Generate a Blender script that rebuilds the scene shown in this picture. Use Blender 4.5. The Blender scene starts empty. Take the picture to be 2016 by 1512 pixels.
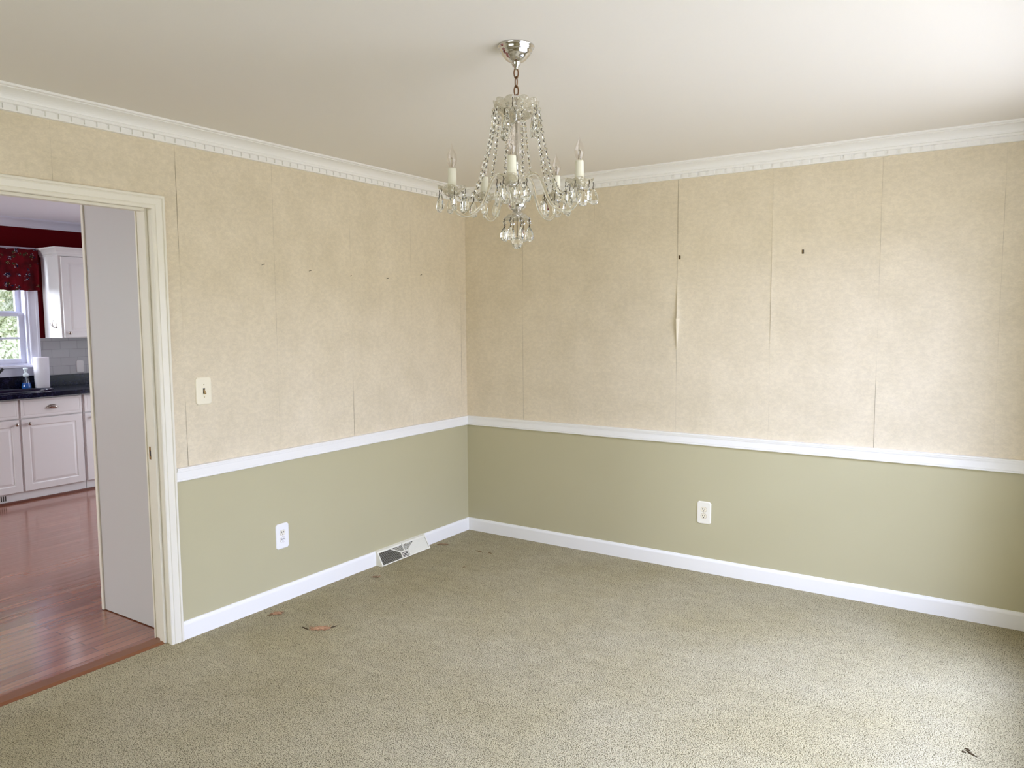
import bpy, math, random
from mathutils import Vector, Matrix, noise
PI = math.pi
random.seed(7)
scn = bpy.context.scene
COL = scn.collection

# ------------------------------------------------------------------ camera
cam_d = bpy.data.cameras.new('camera')
cam_d.sensor_width = 36.0
cam_d.lens = 1498.63 / 2016 * 36.0
cam_d.clip_start = 0.02
cam = bpy.data.objects.new('camera', cam_d)
COL.objects.link(cam)
cam.matrix_world = (Matrix.Translation((3.2595, -4.3221, 1.5182)) @ Matrix.Rotation(0.5867, 4, 'Z')
                    @ Matrix.Rotation(1.4846, 4, 'X') @ Matrix.Rotation(-0.0069, 4, 'Z'))
scn.camera = cam

# ------------------------------------------------------------------ colour management
scn.view_settings.view_transform = 'Standard'
scn.view_settings.look = 'None'
scn.view_settings.gamma = 1.0
scn.view_settings.use_curve_mapping = False
scn.view_settings.exposure = 0.0
scn.cycles.diffuse_bounces = 8
scn.cycles.max_bounces = 16
scn.cycles.transparent_max_bounces = 16
scn.cycles.sample_clamp_indirect = 6.0

# ------------------------------------------------------------------ sky (overcast white daylight over pale ground)
wd = bpy.data.worlds.new('sky')
scn.world = wd
wd.use_nodes = True
wn, wl = wd.node_tree.nodes, wd.node_tree.links
bg = wn['Background']
tc = wn.new('ShaderNodeTexCoord'); sx = wn.new('ShaderNodeSeparateXYZ'); rp = wn.new('ShaderNodeValToRGB')
wl.new(tc.outputs['Generated'], sx.inputs[0]); wl.new(sx.outputs['Z'], rp.inputs[0]); wl.new(rp.outputs[0], bg.inputs[0])
rp.color_ramp.elements[0].position = 0.0; rp.color_ramp.elements[0].color = (0.80, 0.90, 0.95, 1)
rp.color_ramp.elements[1].position = 0.6; rp.color_ramp.elements[1].color = (0.72, 0.84, 1.0, 1)
bg.inputs[1].default_value = 1.6

W = 3.56          # dining room width (x), corner of the photo at the origin
YF = -5.3         # front wall
CEIL = 2.405
KC = 2.445        # kitchen ceiling
KX = -4.27        # kitchen window wall

def area(name, loc, size, energy, color, aim):
    """rectangular patch of daylight outdoors, facing the point aim"""
    d = bpy.data.lights.new(name, 'AREA'); d.shape = 'RECTANGLE'; d.size, d.size_y = size
    d.energy = energy; d.color = color
    o = bpy.data.objects.new(name, d); COL.objects.link(o); o.location = loc
    o.rotation_euler = (Vector(aim) - Vector(loc)).to_track_quat('-Z', 'Y').to_euler()
    return o
# daylight arriving through the windows of the two rooms (each lamp stands outdoors; kitchen patio and side door ones are added)
area('sky_beyond_right_window', (W + 1.35, -1.75, 2.95), (3.0, 1.8), 690, (0.50, 0.60, 1.0), (1.9, -1.75, 0.3))
area('horizon_beyond_right_window', (W + 0.5, -1.9, 1.3), (2.4, 1.6), 57, (0.99, 0.95, 1.0), (0.0, -1.9, 1.2))
area('daylight_front_window', (1.9, YF - 0.45, 1.5), (1.9, 1.6), 25, (0.98, 1.0, 0.92), (1.6, 0.0, 1.2))
area('added_light_kitchen_patio', (-3.0, -6.9, 1.5), (2.4, 2.0), 240, (0.98, 1.0, 1.0), (-3.4, -1.0, 1.3))  # added lamp behind an unseen patio door, put in to brighten the kitchen
area('added_sky_kitchen_side_door', (-2.2, 0.65 + 1.1, 2.6), (2.4, 1.4), 105, (1.0, 0.93, 0.98), (-3.0, -1.4, 0.2))  # added lamp beyond an invented side door, lifts floor and base cabinets
area('added_fill_kitchen_side_door', (-2.2, 0.65 + 0.45, 1.1), (2.2, 1.8), 26, (0.92, 0.92, 1.0), (-2.4, -2.5, 1.6))  # second added lamp at the invented side door, fill for the ceiling
area('sky_beyond_sink_window', (-5.5, -2.9, 2.3), (1.4, 1.4), 320, (0.84, 0.89, 1.0), (-4.0, -0.8, 1.4))

# ------------------------------------------------------------------ materials
def new_mat(name, col=(0.8, 0.8, 0.8), rough=0.5, metal=0.0, spec=0.5, trans=0.0, ior=1.45, alpha=1.0):
    m = bpy.data.materials.new(name); m.use_nodes = True
    b = m.node_tree.nodes['Principled BSDF']
    b.inputs['Base Color'].default_value = (*col, 1)
    b.inputs['Roughness'].default_value = rough
    b.inputs['Metallic'].default_value = metal
    b.inputs['Specular IOR Level'].default_value = spec
    b.inputs['Transmission Weight'].default_value = trans
    b.inputs['IOR'].default_value = ior
    return m
def N(m, t, **k):
    n = m.node_tree.nodes.new(t)
    for a, v in k.items(): setattr(n, a, v)
    return n
def L(m, a, b): m.node_tree.links.new(a, b)
def coords(m, scale=(1, 1, 1), rot=(0, 0, 0)):
    t = N(m, 'ShaderNodeTexCoord'); mp = N(m, 'ShaderNodeMapping')
    mp.inputs['Scale'].default_value = scale; mp.inputs['Rotation'].default_value = rot
    L(m, t.outputs['Object'], mp.inputs[0])
    return mp.outputs[0]
def nz(m, vec, scale, detail=3, rough=0.5):
    n = N(m, 'ShaderNodeTexNoise'); n.inputs['Scale'].default_value = scale
    n.inputs['Detail'].default_value = detail; n.inputs['Roughness'].default_value = rough
    L(m, vec, n.inputs['Vector']); return n.outputs['Fac']
def ramp(m, fac, stops):
    r = N(m, 'ShaderNodeValToRGB'); L(m, fac, r.inputs[0]); e = r.color_ramp.elements
    e[0].position, e[0].color = stops[0][0], (*stops[0][1], 1)
    e[1].position, e[1].color = stops[-1][0], (*stops[-1][1], 1)
    for p, c in stops[1:-1]:
        q = e.new(p); q.color = (*c, 1)
    return r.outputs[0]
def mix(m, a, b, fac, mode='MIX'):
    n = N(m, 'ShaderNodeMix', data_type='RGBA', blend_type=mode)
    for i, v in ((6, a), (7, b)):
        if isinstance(v, tuple): n.inputs[i].default_value = (*v, 1)
        else: L(m, v, n.inputs[i])
    if isinstance(fac, (int, float)): n.inputs[0].default_value = fac
    else: L(m, fac, n.inputs[0])
    return n.outputs[2]
def base(m, out): L(m, out, m.node_tree.nodes['Principled BSDF'].inputs['Base Color'])
def bump(m, h, strength, dist=0.001):
    b = N(m, 'ShaderNodeBump'); b.inputs['Strength'].default_value = strength; b.inputs['Distance'].default_value = dist
    L(m, h, b.inputs['Height']); L(m, b.outputs[0], m.node_tree.nodes['Principled BSDF'].inputs['Normal'])

M = {}
def m_trim(name, col, rough=0.35):
    m = new_mat(name, col, rough)
    bump(m, nz(m, coords(m, (1, 1, 1)), 60, 2), 0.05, 0.001)
    return m
M['trim'] = m_trim('white_trim_paint', (0.88, 0.865, 0.82))
M['casing'] = m_trim('cream_casing_paint', (0.80, 0.76, 0.64))
M['cab'] = m_trim('cabinet_white_paint', (0.80, 0.785, 0.785), 0.3)
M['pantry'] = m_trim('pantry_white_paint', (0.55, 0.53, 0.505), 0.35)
M['ceil'] = new_mat('ceiling_paint', (0.80, 0.765, 0.70), 0.9)
bump(M['ceil'], nz(M['ceil'], coords(M['ceil']), 90, 4), 0.08, 0.002)
M['kceil'] = new_mat('kitchen_ceiling_paint', (0.84, 0.82, 0.88), 0.9)
m = M['sage'] = new_mat('sage_wall_paint', (0.50, 0.46, 0.32), 0.38)
v = coords(m)
base(m, mix(m, (0.507, 0.466, 0.295), (0.487, 0.446, 0.280), nz(m, v, 3, 2)))
bump(m, nz(m, v, 140, 3), 0.08, 0.001)
m = M['paper'] = new_mat('mottled_cream_wallpaper', (0.7, 0.6, 0.45), 0.75)
v = coords(m)
big = ramp(m, nz(m, v, 4.5, 5, 0.62), [(0.35, (0.675, 0.59, 0.425)), (0.5, (0.71, 0.622, 0.455)), (0.68, (0.745, 0.655, 0.485))])
vs = coords(m, (15, 15, 24))
scr = ramp(m, nz(m, vs, 2.2, 5, 0.7), [(0.42, (0.955, 0.955, 0.955)), (0.60, (1.035, 1.035, 1.035))])
c1 = mix(m, big, scr, 1.0, 'MULTIPLY')
vf = coords(m, (90, 90, 420))
fib = ramp(m, nz(m, vf, 1.2, 2, 0.6), [(0.3, (0.94, 0.94, 0.935)), (0.7, (1.04, 1.04, 1.045))])
c2 = mix(m, c1, fib, 0.9, 'MULTIPLY')
mot = ramp(m, nz(m, coords(m, (1, 1, 1.6)), 16, 4, 0.7), [(0.60, (1, 1, 1)), (0.74, (0.93, 0.94, 0.90))])
base(m, mix(m, c2, mot, 0.8, 'MULTIPLY'))
bump(m, nz(m, vs, 3.0, 5, 0.7), 0.12, 0.001)
M['flap'] = new_mat('torn_paper_edge', (0.76, 0.68, 0.51), 0.8)
M['plaster'] = new_mat('bare_wall_behind_paper', (0.32, 0.26, 0.17), 0.9)
# carpet: cut pile, grains a few millimetres across
m = M['carpet'] = new_mat('sage_beige_carpet_pile', (0.5, 0.46, 0.35), 1.0, spec=0.1)
v = coords(m)
vo = N(m, 'ShaderNodeTexVoronoi'); vo.voronoi_dimensions = '2D'; vo.inputs['Scale'].default_value = 235; vo.inputs['Randomness'].default_value = 1.0
wob = N(m, 'ShaderNodeTexNoise'); wob.inputs['Scale'].default_value = 160; wob.inputs['Detail'].default_value = 2
L(m, v, wob.inputs['Vector'])
vadd = N(m, 'ShaderNodeMix', data_type='RGBA', blend_type='LINEAR_LIGHT'); vadd.inputs[0].default_value = 0.0035
L(m, v, vadd.inputs[6]); L(m, wob.outputs['Color'], vadd.inputs[7]); L(m, vadd.outputs[2], vo.inputs['Vector'])
grain = ramp(m, vo.outputs['Distance'], [(0.0, (1.12, 1.12, 1.12)), (0.36, (0.98, 0.98, 0.98)), (0.66, (0.30, 0.29, 0.25))])
fine = ramp(m, nz(m, v, 330, 2, 0.6), [(0.34, (0.74, 0.74, 0.72)), (0.60, (1.09, 1.09, 1.09))])
patch = ramp(m, nz(m, coords(m), 1.6, 3, 0.5), [(0.35, (0.49, 0.423, 0.248)), (0.65, (0.53, 0.467, 0.30))])
traf = ramp(m, nz(m, coords(m, (1, 1.8, 1), (0, 0, 0.6)), 9, 3, 0.6), [(0.4, (0.95, 0.95, 0.95)), (0.62, (1.04, 1.04, 1.04))])
cc = mix(m, patch, traf, 1.0, 'MULTIPLY'); cc = mix(m, cc, grain, 0.95, 'MULTIPLY'); cc = mix(m, cc, fine, 0.22, 'MULTIPLY')
base(m, cc)
inv = N(m, 'ShaderNodeMath', operation='SUBTRACT'); inv.inputs[0].default_value = 1.0; L(m, vo.outputs['Distance'], inv.inputs[1])
bump(m, inv.outputs[0], 0.8, 0.0035)
# hardwood
m = M['wood'] = new_mat('glossy_oak_strip_floor', (0.3, 0.12, 0.07), 0.2, spec=0.6)
_p = m.node_tree.nodes['Principled BSDF']; _p.inputs['Coat Weight'].default_value = 0.7; _p.inputs['Coat Roughness'].default_value = 0.13; _p.inputs['Coat IOR'].default_value = 1.5
v = coords(m, (1, 1, 1), (0, 0, PI/2))
br = N(m, 'ShaderNodeTexBrick'); br.offset = 0.37; br.offset_frequency = 2; br.squash = 1.0
br.inputs['Scale'].default_value = 1.0; br.inputs['Brick Width'].default_value = 0.85; br.inputs['Row Height'].default_value = 0.057
br.inputs['Mortar Size'].default_value = 0.0011; br.inputs['Mortar Smooth'].default_value = 0.2; br.inputs['Bias'].default_value = 0.0
br.inputs['Color1'].default_value = (0.36, 0.135, 0.072, 1); br.inputs['Color2'].default_value = (0.26, 0.085, 0.046, 1)
br.inputs['Mortar'].default_value = (0.05, 0.02, 0.012, 1)
L(m, v, br.inputs['Vector'])
gr = ramp(m, nz(m, coords(m, (60, 2.5, 1)), 1.0, 5, 0.6), [(0.3, (0.72, 0.70, 0.68)), (0.7, (1.12, 1.1, 1.08))])
base(m, mix(m, br.outputs['Color'], gr, 0.8, 'MULTIPLY'))
wv = N(m, 'ShaderNodeMath', operation='MULTIPLY'); L(m, nz(m, coords(m, (14, 1.5, 1)), 1.0, 2), wv.inputs[0]); wv.inputs[1].default_value = 0.5
wsub = N(m, 'ShaderNodeMath', operation='SUBTRACT'); L(m, wv.outputs[0], wsub.inputs[0]); L(m, br.outputs['Fac'], wsub.inputs[1])
bump(m, wsub.outputs[0], 0.7, 0.0035)
_p = m.node_tree.nodes['Principled BSDF']; L(m, _p.inputs['Normal'].links[0].from_socket, _p.inputs['Coat Normal'])
m = M['thresh'] = new_mat('oak_threshold', (0.30, 0.115, 0.045), 0.3)
base(m, mix(m, (0.25, 0.095, 0.035), (0.16, 0.055, 0.02), nz(m, coords(m, (50, 3, 1)), 1.0, 4)))
m = M['darkwood'] = new_mat('dark_quarter_round', (0.12, 0.04, 0.025), 0.35)
m = M['red'] = new_mat('deep_red_wall_paint', (0.10, 0.001, 0.004), 0.8, spec=0.12)
bump(m, nz(m, coords(m), 130, 3), 0.06, 0.001)
m = M['tile'] = new_mat('white_subway_tile', (0.5, 0.5, 0.52), 0.25)
v = coords(m, (1, 1, 1), (PI/2, 0, PI/2))
tb = N(m, 'ShaderNodeTexBrick'); tb.inputs['Scale'].default_value = 1.0; tb.inputs['Brick Width'].default_value = 0.155
tb.inputs['Row Height'].default_value = 0.0785; tb.inputs['Mortar Size'].default_value = 0.0018; tb.inputs['Mortar Smooth'].default_value = 0.3
tb.inputs['Color1'].default_value = (0.48, 0.47, 0.49, 1); tb.inputs['Color2'].default_value = (0.45, 0.44, 0.46, 1)
tb.inputs['Mortar'].default_value = (0.33, 0.32, 0.34, 1)
tg = N(m, 'ShaderNodeTexCoord'); cmb = N(m, 'ShaderNodeCombineXYZ'); sp = N(m, 'ShaderNodeSeparateXYZ')
L(m, tg.outputs['Object'], sp.inputs[0]); L(m, sp.outputs['Y'], cmb.inputs['X']); L(m, sp.outputs['Z'], cmb.inputs['Y'])
L(m, cmb.outputs[0], tb.inputs['Vector']); base(m, tb.outputs['Color'])
bsub = N(m, 'ShaderNodeMath', operation='SUBTRACT'); bsub.inputs[0].default_value = 1.0; L(m, tb.outputs['Fac'], bsub.inputs[1])
bump(m, bsub.outputs[0], 0.5, 0.002)
m = M['counter'] = new_mat('mottled_navy_black_laminate', (0.01, 0.01, 0.03), 0.18)
base(m, ramp(m, nz(m, coords(m), 22, 6, 0.75), [(0.35, (0.002, 0.002, 0.006)), (0.52, (0.005, 0.006, 0.022)), (0.66, (0.028, 0.03, 0.07)), (0.8, (0.008, 0.008, 0.02))]))
M['sink'] = new_mat('dark_enamel', (0.012, 0.010, 0.03), 0.12)
M['bronze'] = new_mat('dark_bronze_metal', (0.03, 0.028, 0.028), 0.3, 0.7)
M['nickel'] = new_mat('brushed_nickel', (0.42, 0.37, 0.33), 0.25, 1.0)
M['brass'] = new_mat('aged_brass', (0.58, 0.50, 0.22), 0.25, 1.0)
M['chrome'] = new_mat('polished_chrome', (0.72, 0.70, 0.68), 0.10, 1.0)
M['rust'] = new_mat('antique_copper_chain', (0.20, 0.10, 0.045), 0.4, 0.9)
M['pin'] = new_mat('dark_wire_pin', (0.05, 0.035, 0.02), 0.45, 0.7)
M['ivory'] = new_mat('ivory_plastic', (0.86, 0.80, 0.62), 0.35)
M['whitepl'] = new_mat('white_plastic', (0.88, 0.87, 0.85), 0.3)
M['creampl'] = new_mat('cream_plastic', (0.86, 0.82, 0.70), 0.35)
M['slot'] = new_mat('dark_slot', (0.03, 0.022, 0.012), 0.6)
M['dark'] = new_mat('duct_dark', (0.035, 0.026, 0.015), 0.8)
M['toggle'] = new_mat('brown_toggle', (0.38, 0.26, 0.12), 0.4)
M['register'] = new_mat('register_enamel', (0.82, 0.79, 0.66), 0.4)
M['candle'] = new_mat('candle_sleeve_plastic', (0.80, 0.77, 0.62), 0.5)
M['towel'] = new_mat('paper_towel_sheet', (0.80, 0.78, 0.84), 0.9)
bump(M['towel'], nz(M['towel'], coords(M['towel']), 120, 2), 0.3, 0.002)
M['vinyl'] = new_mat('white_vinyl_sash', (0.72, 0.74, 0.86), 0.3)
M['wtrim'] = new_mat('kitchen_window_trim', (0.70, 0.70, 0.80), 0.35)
M['tear'] = new_mat('orange_carpet_pad', (0.50, 0.20, 0.075), 0.95)
mt = M['tear']; base(mt, mix(mt, (0.56, 0.34, 0.19), (0.30, 0.15, 0.07), nz(mt, coords(mt), 210, 3, 0.7)))
M['teardim'] = new_mat('faded_worn_pad', (0.36, 0.23, 0.13), 1.0)
M['slit'] = new_mat('dark_rip', (0.07, 0.045, 0.02), 1.0)
M['slitdim'] = new_mat('matted_brown_fibre', (0.22, 0.15, 0.07), 1.0)
M['bark'] = new_mat('bark', (0.12, 0.08, 0.05), 0.9)
m = M['leaf'] = new_mat('glare_pale_hedge_leaf', (0.3, 0.4, 0.1), 0.5)
base(m, ramp(m, nz(m, coords(m), 14, 3, 0.8), [(0.32, (0.16, 0.20, 0.08)), (0.44, (0.58, 0.66, 0.36)), (0.55, (0.92, 0.93, 0.80)), (0.7, (0.66, 0.50, 0.36))]))  # near-white stops put daylight overexposure into the leaf colour
m.node_tree.nodes['Principled BSDF'].inputs['Subsurface Weight'].default_value = 0.0
m = M['leafin'] = new_mat('inner_leaf_mass', (0.35, 0.42, 0.22), 0.9)
base(m, ramp(m, nz(m, coords(m), 26, 4, 0.8), [(0.38, (0.14, 0.17, 0.09)), (0.48, (0.50, 0.58, 0.36)), (0.58, (0.90, 0.92, 0.82))]))  # pale stop holds the same outdoor glare in the colour
m = M['grass'] = new_mat('garden_grass', (0.35, 0.45, 0.2), 0.9)
base(m, mix(m, (0.40, 0.50, 0.25), (0.25, 0.32, 0.14), nz(m, coords(m), 4, 5)))
M['outwall'] = new_mat('house_siding', (0.7, 0.7, 0.68), 0.8)
def glass_mat(name, col, ior, rough=0.0):
    m = bpy.data.materials.new(name); m.use_nodes = True; nt = m.node_tree; nt.nodes.clear()
    o = nt.nodes.new('ShaderNodeOutputMaterial'); g = nt.nodes.new('ShaderNodeBsdfGlass')
    g.inputs['Color'].default_value = (*col, 1); g.inputs['IOR'].default_value = ior; g.inputs['Roughness'].default_value = rough
    nt.links.new(g.outputs[0], o.inputs[0]); return m
def thin_glass(name, col, facing=0.5, gl=1.0, add=0.0, gcol=(1, 1, 1)):
    """thin clear sheet: see-through, with edge-on Fresnel sheen"""
    m = bpy.data.materials.new(name); m.use_nodes = True; nt = m.node_tree; nt.nodes.clear()
    o = nt.nodes.new('ShaderNodeOutputMaterial'); t = nt.nodes.new('ShaderNodeBsdfTransparent'); g = nt.nodes.new('ShaderNodeBsdfGlossy')
    f = nt.nodes.new('ShaderNodeFresnel'); x = nt.nodes.new('ShaderNodeMixShader')
    ge = nt.nodes.new('ShaderNodeNewGeometry'); io = nt.nodes.new('ShaderNodeMapRange')   # same sheen from both faces of a thin sheet
    io.inputs['To Min'].default_value = 1.45; io.inputs['To Max'].default_value = 1/1.45
    nt.links.new(ge.outputs['Backfacing'], io.inputs['Value']); nt.links.new(io.outputs[0], f.inputs['IOR'])
    t.inputs['Color'].default_value = (*col, 1); g.inputs['Roughness'].default_value = 0.04; g.inputs['Color'].default_value = (*gcol, 1)
    a = nt.nodes.new('ShaderNodeMath'); a.operation = 'MULTIPLY_ADD'; a.inputs[1].default_value = gl; a.inputs[2].default_value = add
    nt.links.new(f.outputs[0], a.inputs[0]); nt.links.new(a.outputs[0], x.inputs[0])
    nt.links.new(t.outputs[0], x.inputs[1]); nt.links.new(g.outputs[0], x.inputs[2]); nt.links.new(x.outputs[0], o.inputs[0])
    return m
M['crystal'] = glass_mat('clear_crystal', (0.97, 0.97, 0.95), 1.50)
M['arm_glass'] = glass_mat('clear_arm_glass', (0.96, 0.96, 0.93), 1.45)
M['dish_glass'] = thin_glass('pressed_dish_glass', (0.90, 0.885, 0.83), gl=1.1, add=0.05)
_m = M['dish_glass']; _b = N(_m, 'ShaderNodeBump'); _b.inputs['Strength'].default_value = 0.9; _b.inputs['Distance'].default_value = 0.012
_v = N(_m, 'ShaderNodeTexVoronoi'); _v.inputs['Scale'].default_value = 75; L(_m, coords(_m), _v.inputs['Vector']); L(_m, _v.outputs['Distance'], _b.inputs['Height'])
for _n in _m.node_tree.nodes:
    if _n.type in ('FRESNEL', 'BSDF_GLOSSY'): L(_m, _b.outputs[0], _n.inputs['Normal'])
# pressed pattern makes the dishes milky: part of the light is scattered
_out = [n for n in _m.node_tree.nodes if n.type == 'OUTPUT_MATERIAL'][0]; _prev = _out.inputs[0].links[0].from_socket
_df = N(_m, 'ShaderNodeBsdfDiffuse'); _df.inputs[0].default_value = (0.72, 0.68, 0.56, 1)
_tl = N(_m, 'ShaderNodeBsdfTranslucent'); _tl.inputs[0].default_value = (0.80, 0.76, 0.64, 1)
_m1 = N(_m, 'ShaderNodeMixShader'); L(_m, _df.outputs[0], _m1.inputs[1]); L(_m, _tl.outputs[0], _m1.inputs[2])
_m2 = N(_m, 'ShaderNodeMixShader'); _m2.inputs[0].default_value = 0.24; L(_m, _prev, _m2.inputs[1]); L(_m, _m1.outputs[0], _m2.inputs[2]); L(_m, _m2.outputs[0], _out.inputs[0])
M['bulb_glass'] = thin_glass('bulb_glass', (0.96, 0.94, 0.92), gl=0.9, add=0.03)
M['vase_glass'] = thin_glass('thin_column_glass', (0.93, 0.91, 0.88), gl=0.9, add=0.05)
M['pane'] = thin_glass('window_pane_glass', (0.96, 0.97, 0.98), gl=1.0)
M['soapgl'] = thin_glass('clear_bottle_plastic', (0.85, 0.92, 1.0), gl=0.8, add=0.03)
M['soapliq'] = new_mat('blue_dish_soap', (0.02, 0.12, 0.40), 0.2)
M['pump'] = new_mat('translucent_white_pump', (0.80, 0.88, 0.92), 0.3)

# ------------------------------------------------------------------ mesh helpers
class MB:
    def __init__(s): s.v = []; s.f = []; s.sm = []
    def add(s, vs, fs, smooth=False):
        o = len(s.v); s.v += [tuple(p) for p in vs]
        for f in fs: s.f.append(tuple(o + i for i in f)); s.sm.append(smooth)
        return s
    def box(s, x0, x1, y0, y1, z0, z1):
        x0, x1 = min(x0, x1), max(x0, x1); y0, y1 = min(y0, y1), max(y0, y1); z0, z1 = min(z0, z1), max(z0, z1)
        vs = [(x, y, z) for z in (z0, z1) for y in (y0, y1) for x in (x0, x1)]
        return s.add(vs, [(0, 2, 3, 1), (4, 5, 7, 6), (0, 1, 5, 4), (2, 6, 7, 3), (0, 4, 6, 2), (1, 3, 7, 5)])
    def extrude(s, prof, fn, t0, t1, caps=True):
        """closed 2-D profile carried from t0 to t1 ; fn(a,b,t)->xyz"""
        n = len(prof); vs = [fn(a, b, t) for t in (t0, t1) for a, b in prof]
        fs = [(i, (i+1) % n, n + (i+1) % n, n + i) for i in range(n)]
        if caps: fs += [tuple(range(n-1, -1, -1)), tuple(range(n, 2*n))]
        return s.add(vs, fs)
    def lathe(s, prof, c, segs=24, axis='z', smooth=True, close=False, wave=None):
        """prof: (r, h) ; wave(angle, r, h)->(r, h)"""
        vs = []; n = len(prof)
        for k in range(segs):
            a = 2*PI*k/segs
            for r, h in prof:
                if wave: r, h = wave(a, r, h)
                if axis == 'z': vs.append((c[0]+r*math.cos(a), c[1]+r*math.sin(a), c[2]+h))
                elif axis == 'x': vs.append((c[0]+h, c[1]+r*math.cos(a), c[2]+r*math.sin(a)))
                else: vs.append((c[0]+r*math.cos(a), c[1]+h, c[2]+r*math.sin(a)))
        fs = []
        rng = range(n) if close else range(n-1)
        for k in range(segs):
            q = (k+1) % segs
            for i in rng:
                j = (i+1) % n
                fs.append((k*n+i, q*n+i, q*n+j, k*n+j) if axis != 'y' else (k*n+j, q*n+j, q*n+i, k*n+i))
        return s.add(vs, fs, smooth)
    def tube(s, pts, r, segs=10, cap=True, smooth=True, closed=False):
        pts = [Vector(p) for p in pts]; n = len(pts); vs = []; up = Vector((0, 0, 1)); prev = None
        for i, p in enumerate(pts):
            if closed: d = pts[(i+1) % n] - pts[i-1]
            else: d = pts[min(i+1, n-1)] - pts[max(i-1, 0)]
            d.normalize()
            if prev is None:
                u = d.cross(up)
                if u.length < 1e-3: u = d.cross(Vector((1, 0, 0)))
            else: u = prev - d * prev.dot(d)
            u.normalize(); prev = u; w = d.cross(u)
            rr = r[i] if isinstance(r, (list, tuple)) else r
            for k in range(segs):
                a = 2*PI*k/segs; vs.append(p + (u*math.cos(a) + w*math.sin(a))*rr)
        fs = []
        for i in range(n if closed else n-1):
            j = (i+1) % n
            for k in range(segs):
                q = (k+1) % segs; fs.append((i*segs+k, i*segs+q, j*segs+q, j*segs+k))
        if cap and not closed:
            fs += [tuple(range(segs-1, -1, -1)), tuple((n-1)*segs+k for k in range(segs))]
        return s.add(vs, fs, smooth)
    def ball(s, c, rx, ry=None, rz=None, nu=10, nv=6, smooth=True):
        ry = ry or rx; rz = rz or rx
        vs = [(c[0], c[1], c[2]-rz)]
        for i in range(1, nv):
            t = -PI/2 + PI*i/nv
            for k in range(nu):
                a = 2*PI*k/nu; vs.append((c[0]+rx*math.cos(t)*math.cos(a), c[1]+ry*math.cos(t)*math.sin(a), c[2]+rz*math.sin(t)))
        vs.append((c[0], c[1], c[2]+rz)); fs = []
        for k in range(nu): fs.append((0, 1+(k+1) % nu, 1+k))
        for i in range(nv-2):
            for k in range(nu):
                q = (k+1) % nu; fs.append((1+i*nu+k, 1+i*nu+q, 1+(i+1)*nu+q, 1+(i+1)*nu+k))
        t = len(vs)-1; o = 1+(nv-2)*nu
        for k in range(nu): fs.append((o+k, o+(k+1) % nu, t))
        return s.add(vs, fs, smooth)
    def xform(s, mtx):
        s.v = [tuple(mtx @ Vector(p)) for p in s.v]; return s
    def mesh(s, name, mat):
        me = bpy.data.meshes.new(name); me.from_pydata(s.v, [], s.f)
        me.polygons.foreach_set('use_smooth', s.sm); me.materials.append(mat); me.update()
        return me
    def build(s, name, mat, parent=None, bevel=0.0, seg=2, recalc=True):
        if recalc:
            import bmesh
            me = s.mesh(name, mat); b = bmesh.new(); b.from_mesh(me); bmesh.ops.recalc_face_normals(b, faces=b.faces); b.to_mesh(me); b.free()
        else: me = s.mesh(name, mat)
        o = bpy.data.objects.new(name, me); COL.objects.link(o)
        if parent: o.parent = parent; o.matrix_parent_inverse = parent.matrix_basis.inverted()
        if bevel:
            bm = o.modifiers.new('bevel', 'BEVEL'); bm.width = bevel; bm.segments = seg; bm.limit_method = 'ANGLE'
        return o
def tag(o, label, cat, group=None, kind=None):
    o['label'] = label; o['category'] = cat
    if group: o['group'] = group
    if kind: o['kind'] = kind
    return o
def thing(name, label, cat, loc=(0, 0, 0), group=None, kind=None):
    o = bpy.data.objects.new(name, None); COL.objects.link(o); o.location = loc; o.empty_display_size = 0.05
    return tag(o, label, cat, group, kind)
def S(o, label, cat): return tag(o, label, cat, kind='structure')

# wall mesh with rectangular holes: u along wall, z up
def wall_boxes(mb, fn, u0, u1, z0, z1, holes):
    us = sorted(set([u0, u1] + [h[0] for h in holes] + [h[1] for h in holes])); zs = sorted(set([z0, z1] + [h[2] for h in holes] + [h[3] for h in holes]))
    for a, b in zip(us, us[1:]):
        for c, d in zip(zs, zs[1:]):
            if any(h[0] <= a and b <= h[1] and h[2] <= c and d <= h[3] for h in holes): continue
            mb.box(*fn(a, b, c, d))
    return mb
# profile sweep with mitred corners, on a vertical wall plane. pts: (u, z) path ; prof (w, t): w = offset to the left side of travel, t = out of wall
def mitred(mb, pts, prof, out, closed=False):
    n = len(pts); P = [Vector(p) for p in pts]; rings = []
    for i in range(n):
        a = (P[i] - P[i-1]).normalized() if (i > 0 or closed) else None
        b = (P[(i+1) % n] - P[i]).normalized() if (i < n-1 or closed) else None
        a = a or b; b = b or a
        na, nb = Vector((-a.y, a.x)), Vector((-b.y, b.x)); mm = (na + nb); mm = mm / max(1e-6, mm.dot(na))
        rings.append([out(P[i].x + mm.x*w, P[i].y + mm.y*w, t) for w, t in prof])
    k = len(prof); vs = [q for r in rings for q in r]; fs = []
    for i in range(n if closed else n-1):
        j = (i+1) % n
        for q in range(k):
            r = (q+1) % k; fs.append((i*k+q, i*k+r, j*k+r, j*k+q))
    if not closed: fs += [tuple(range(k)), tuple((n-1)*k+q for q in range(k-1, -1, -1))]
    return mb.add(vs, fs)

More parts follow.
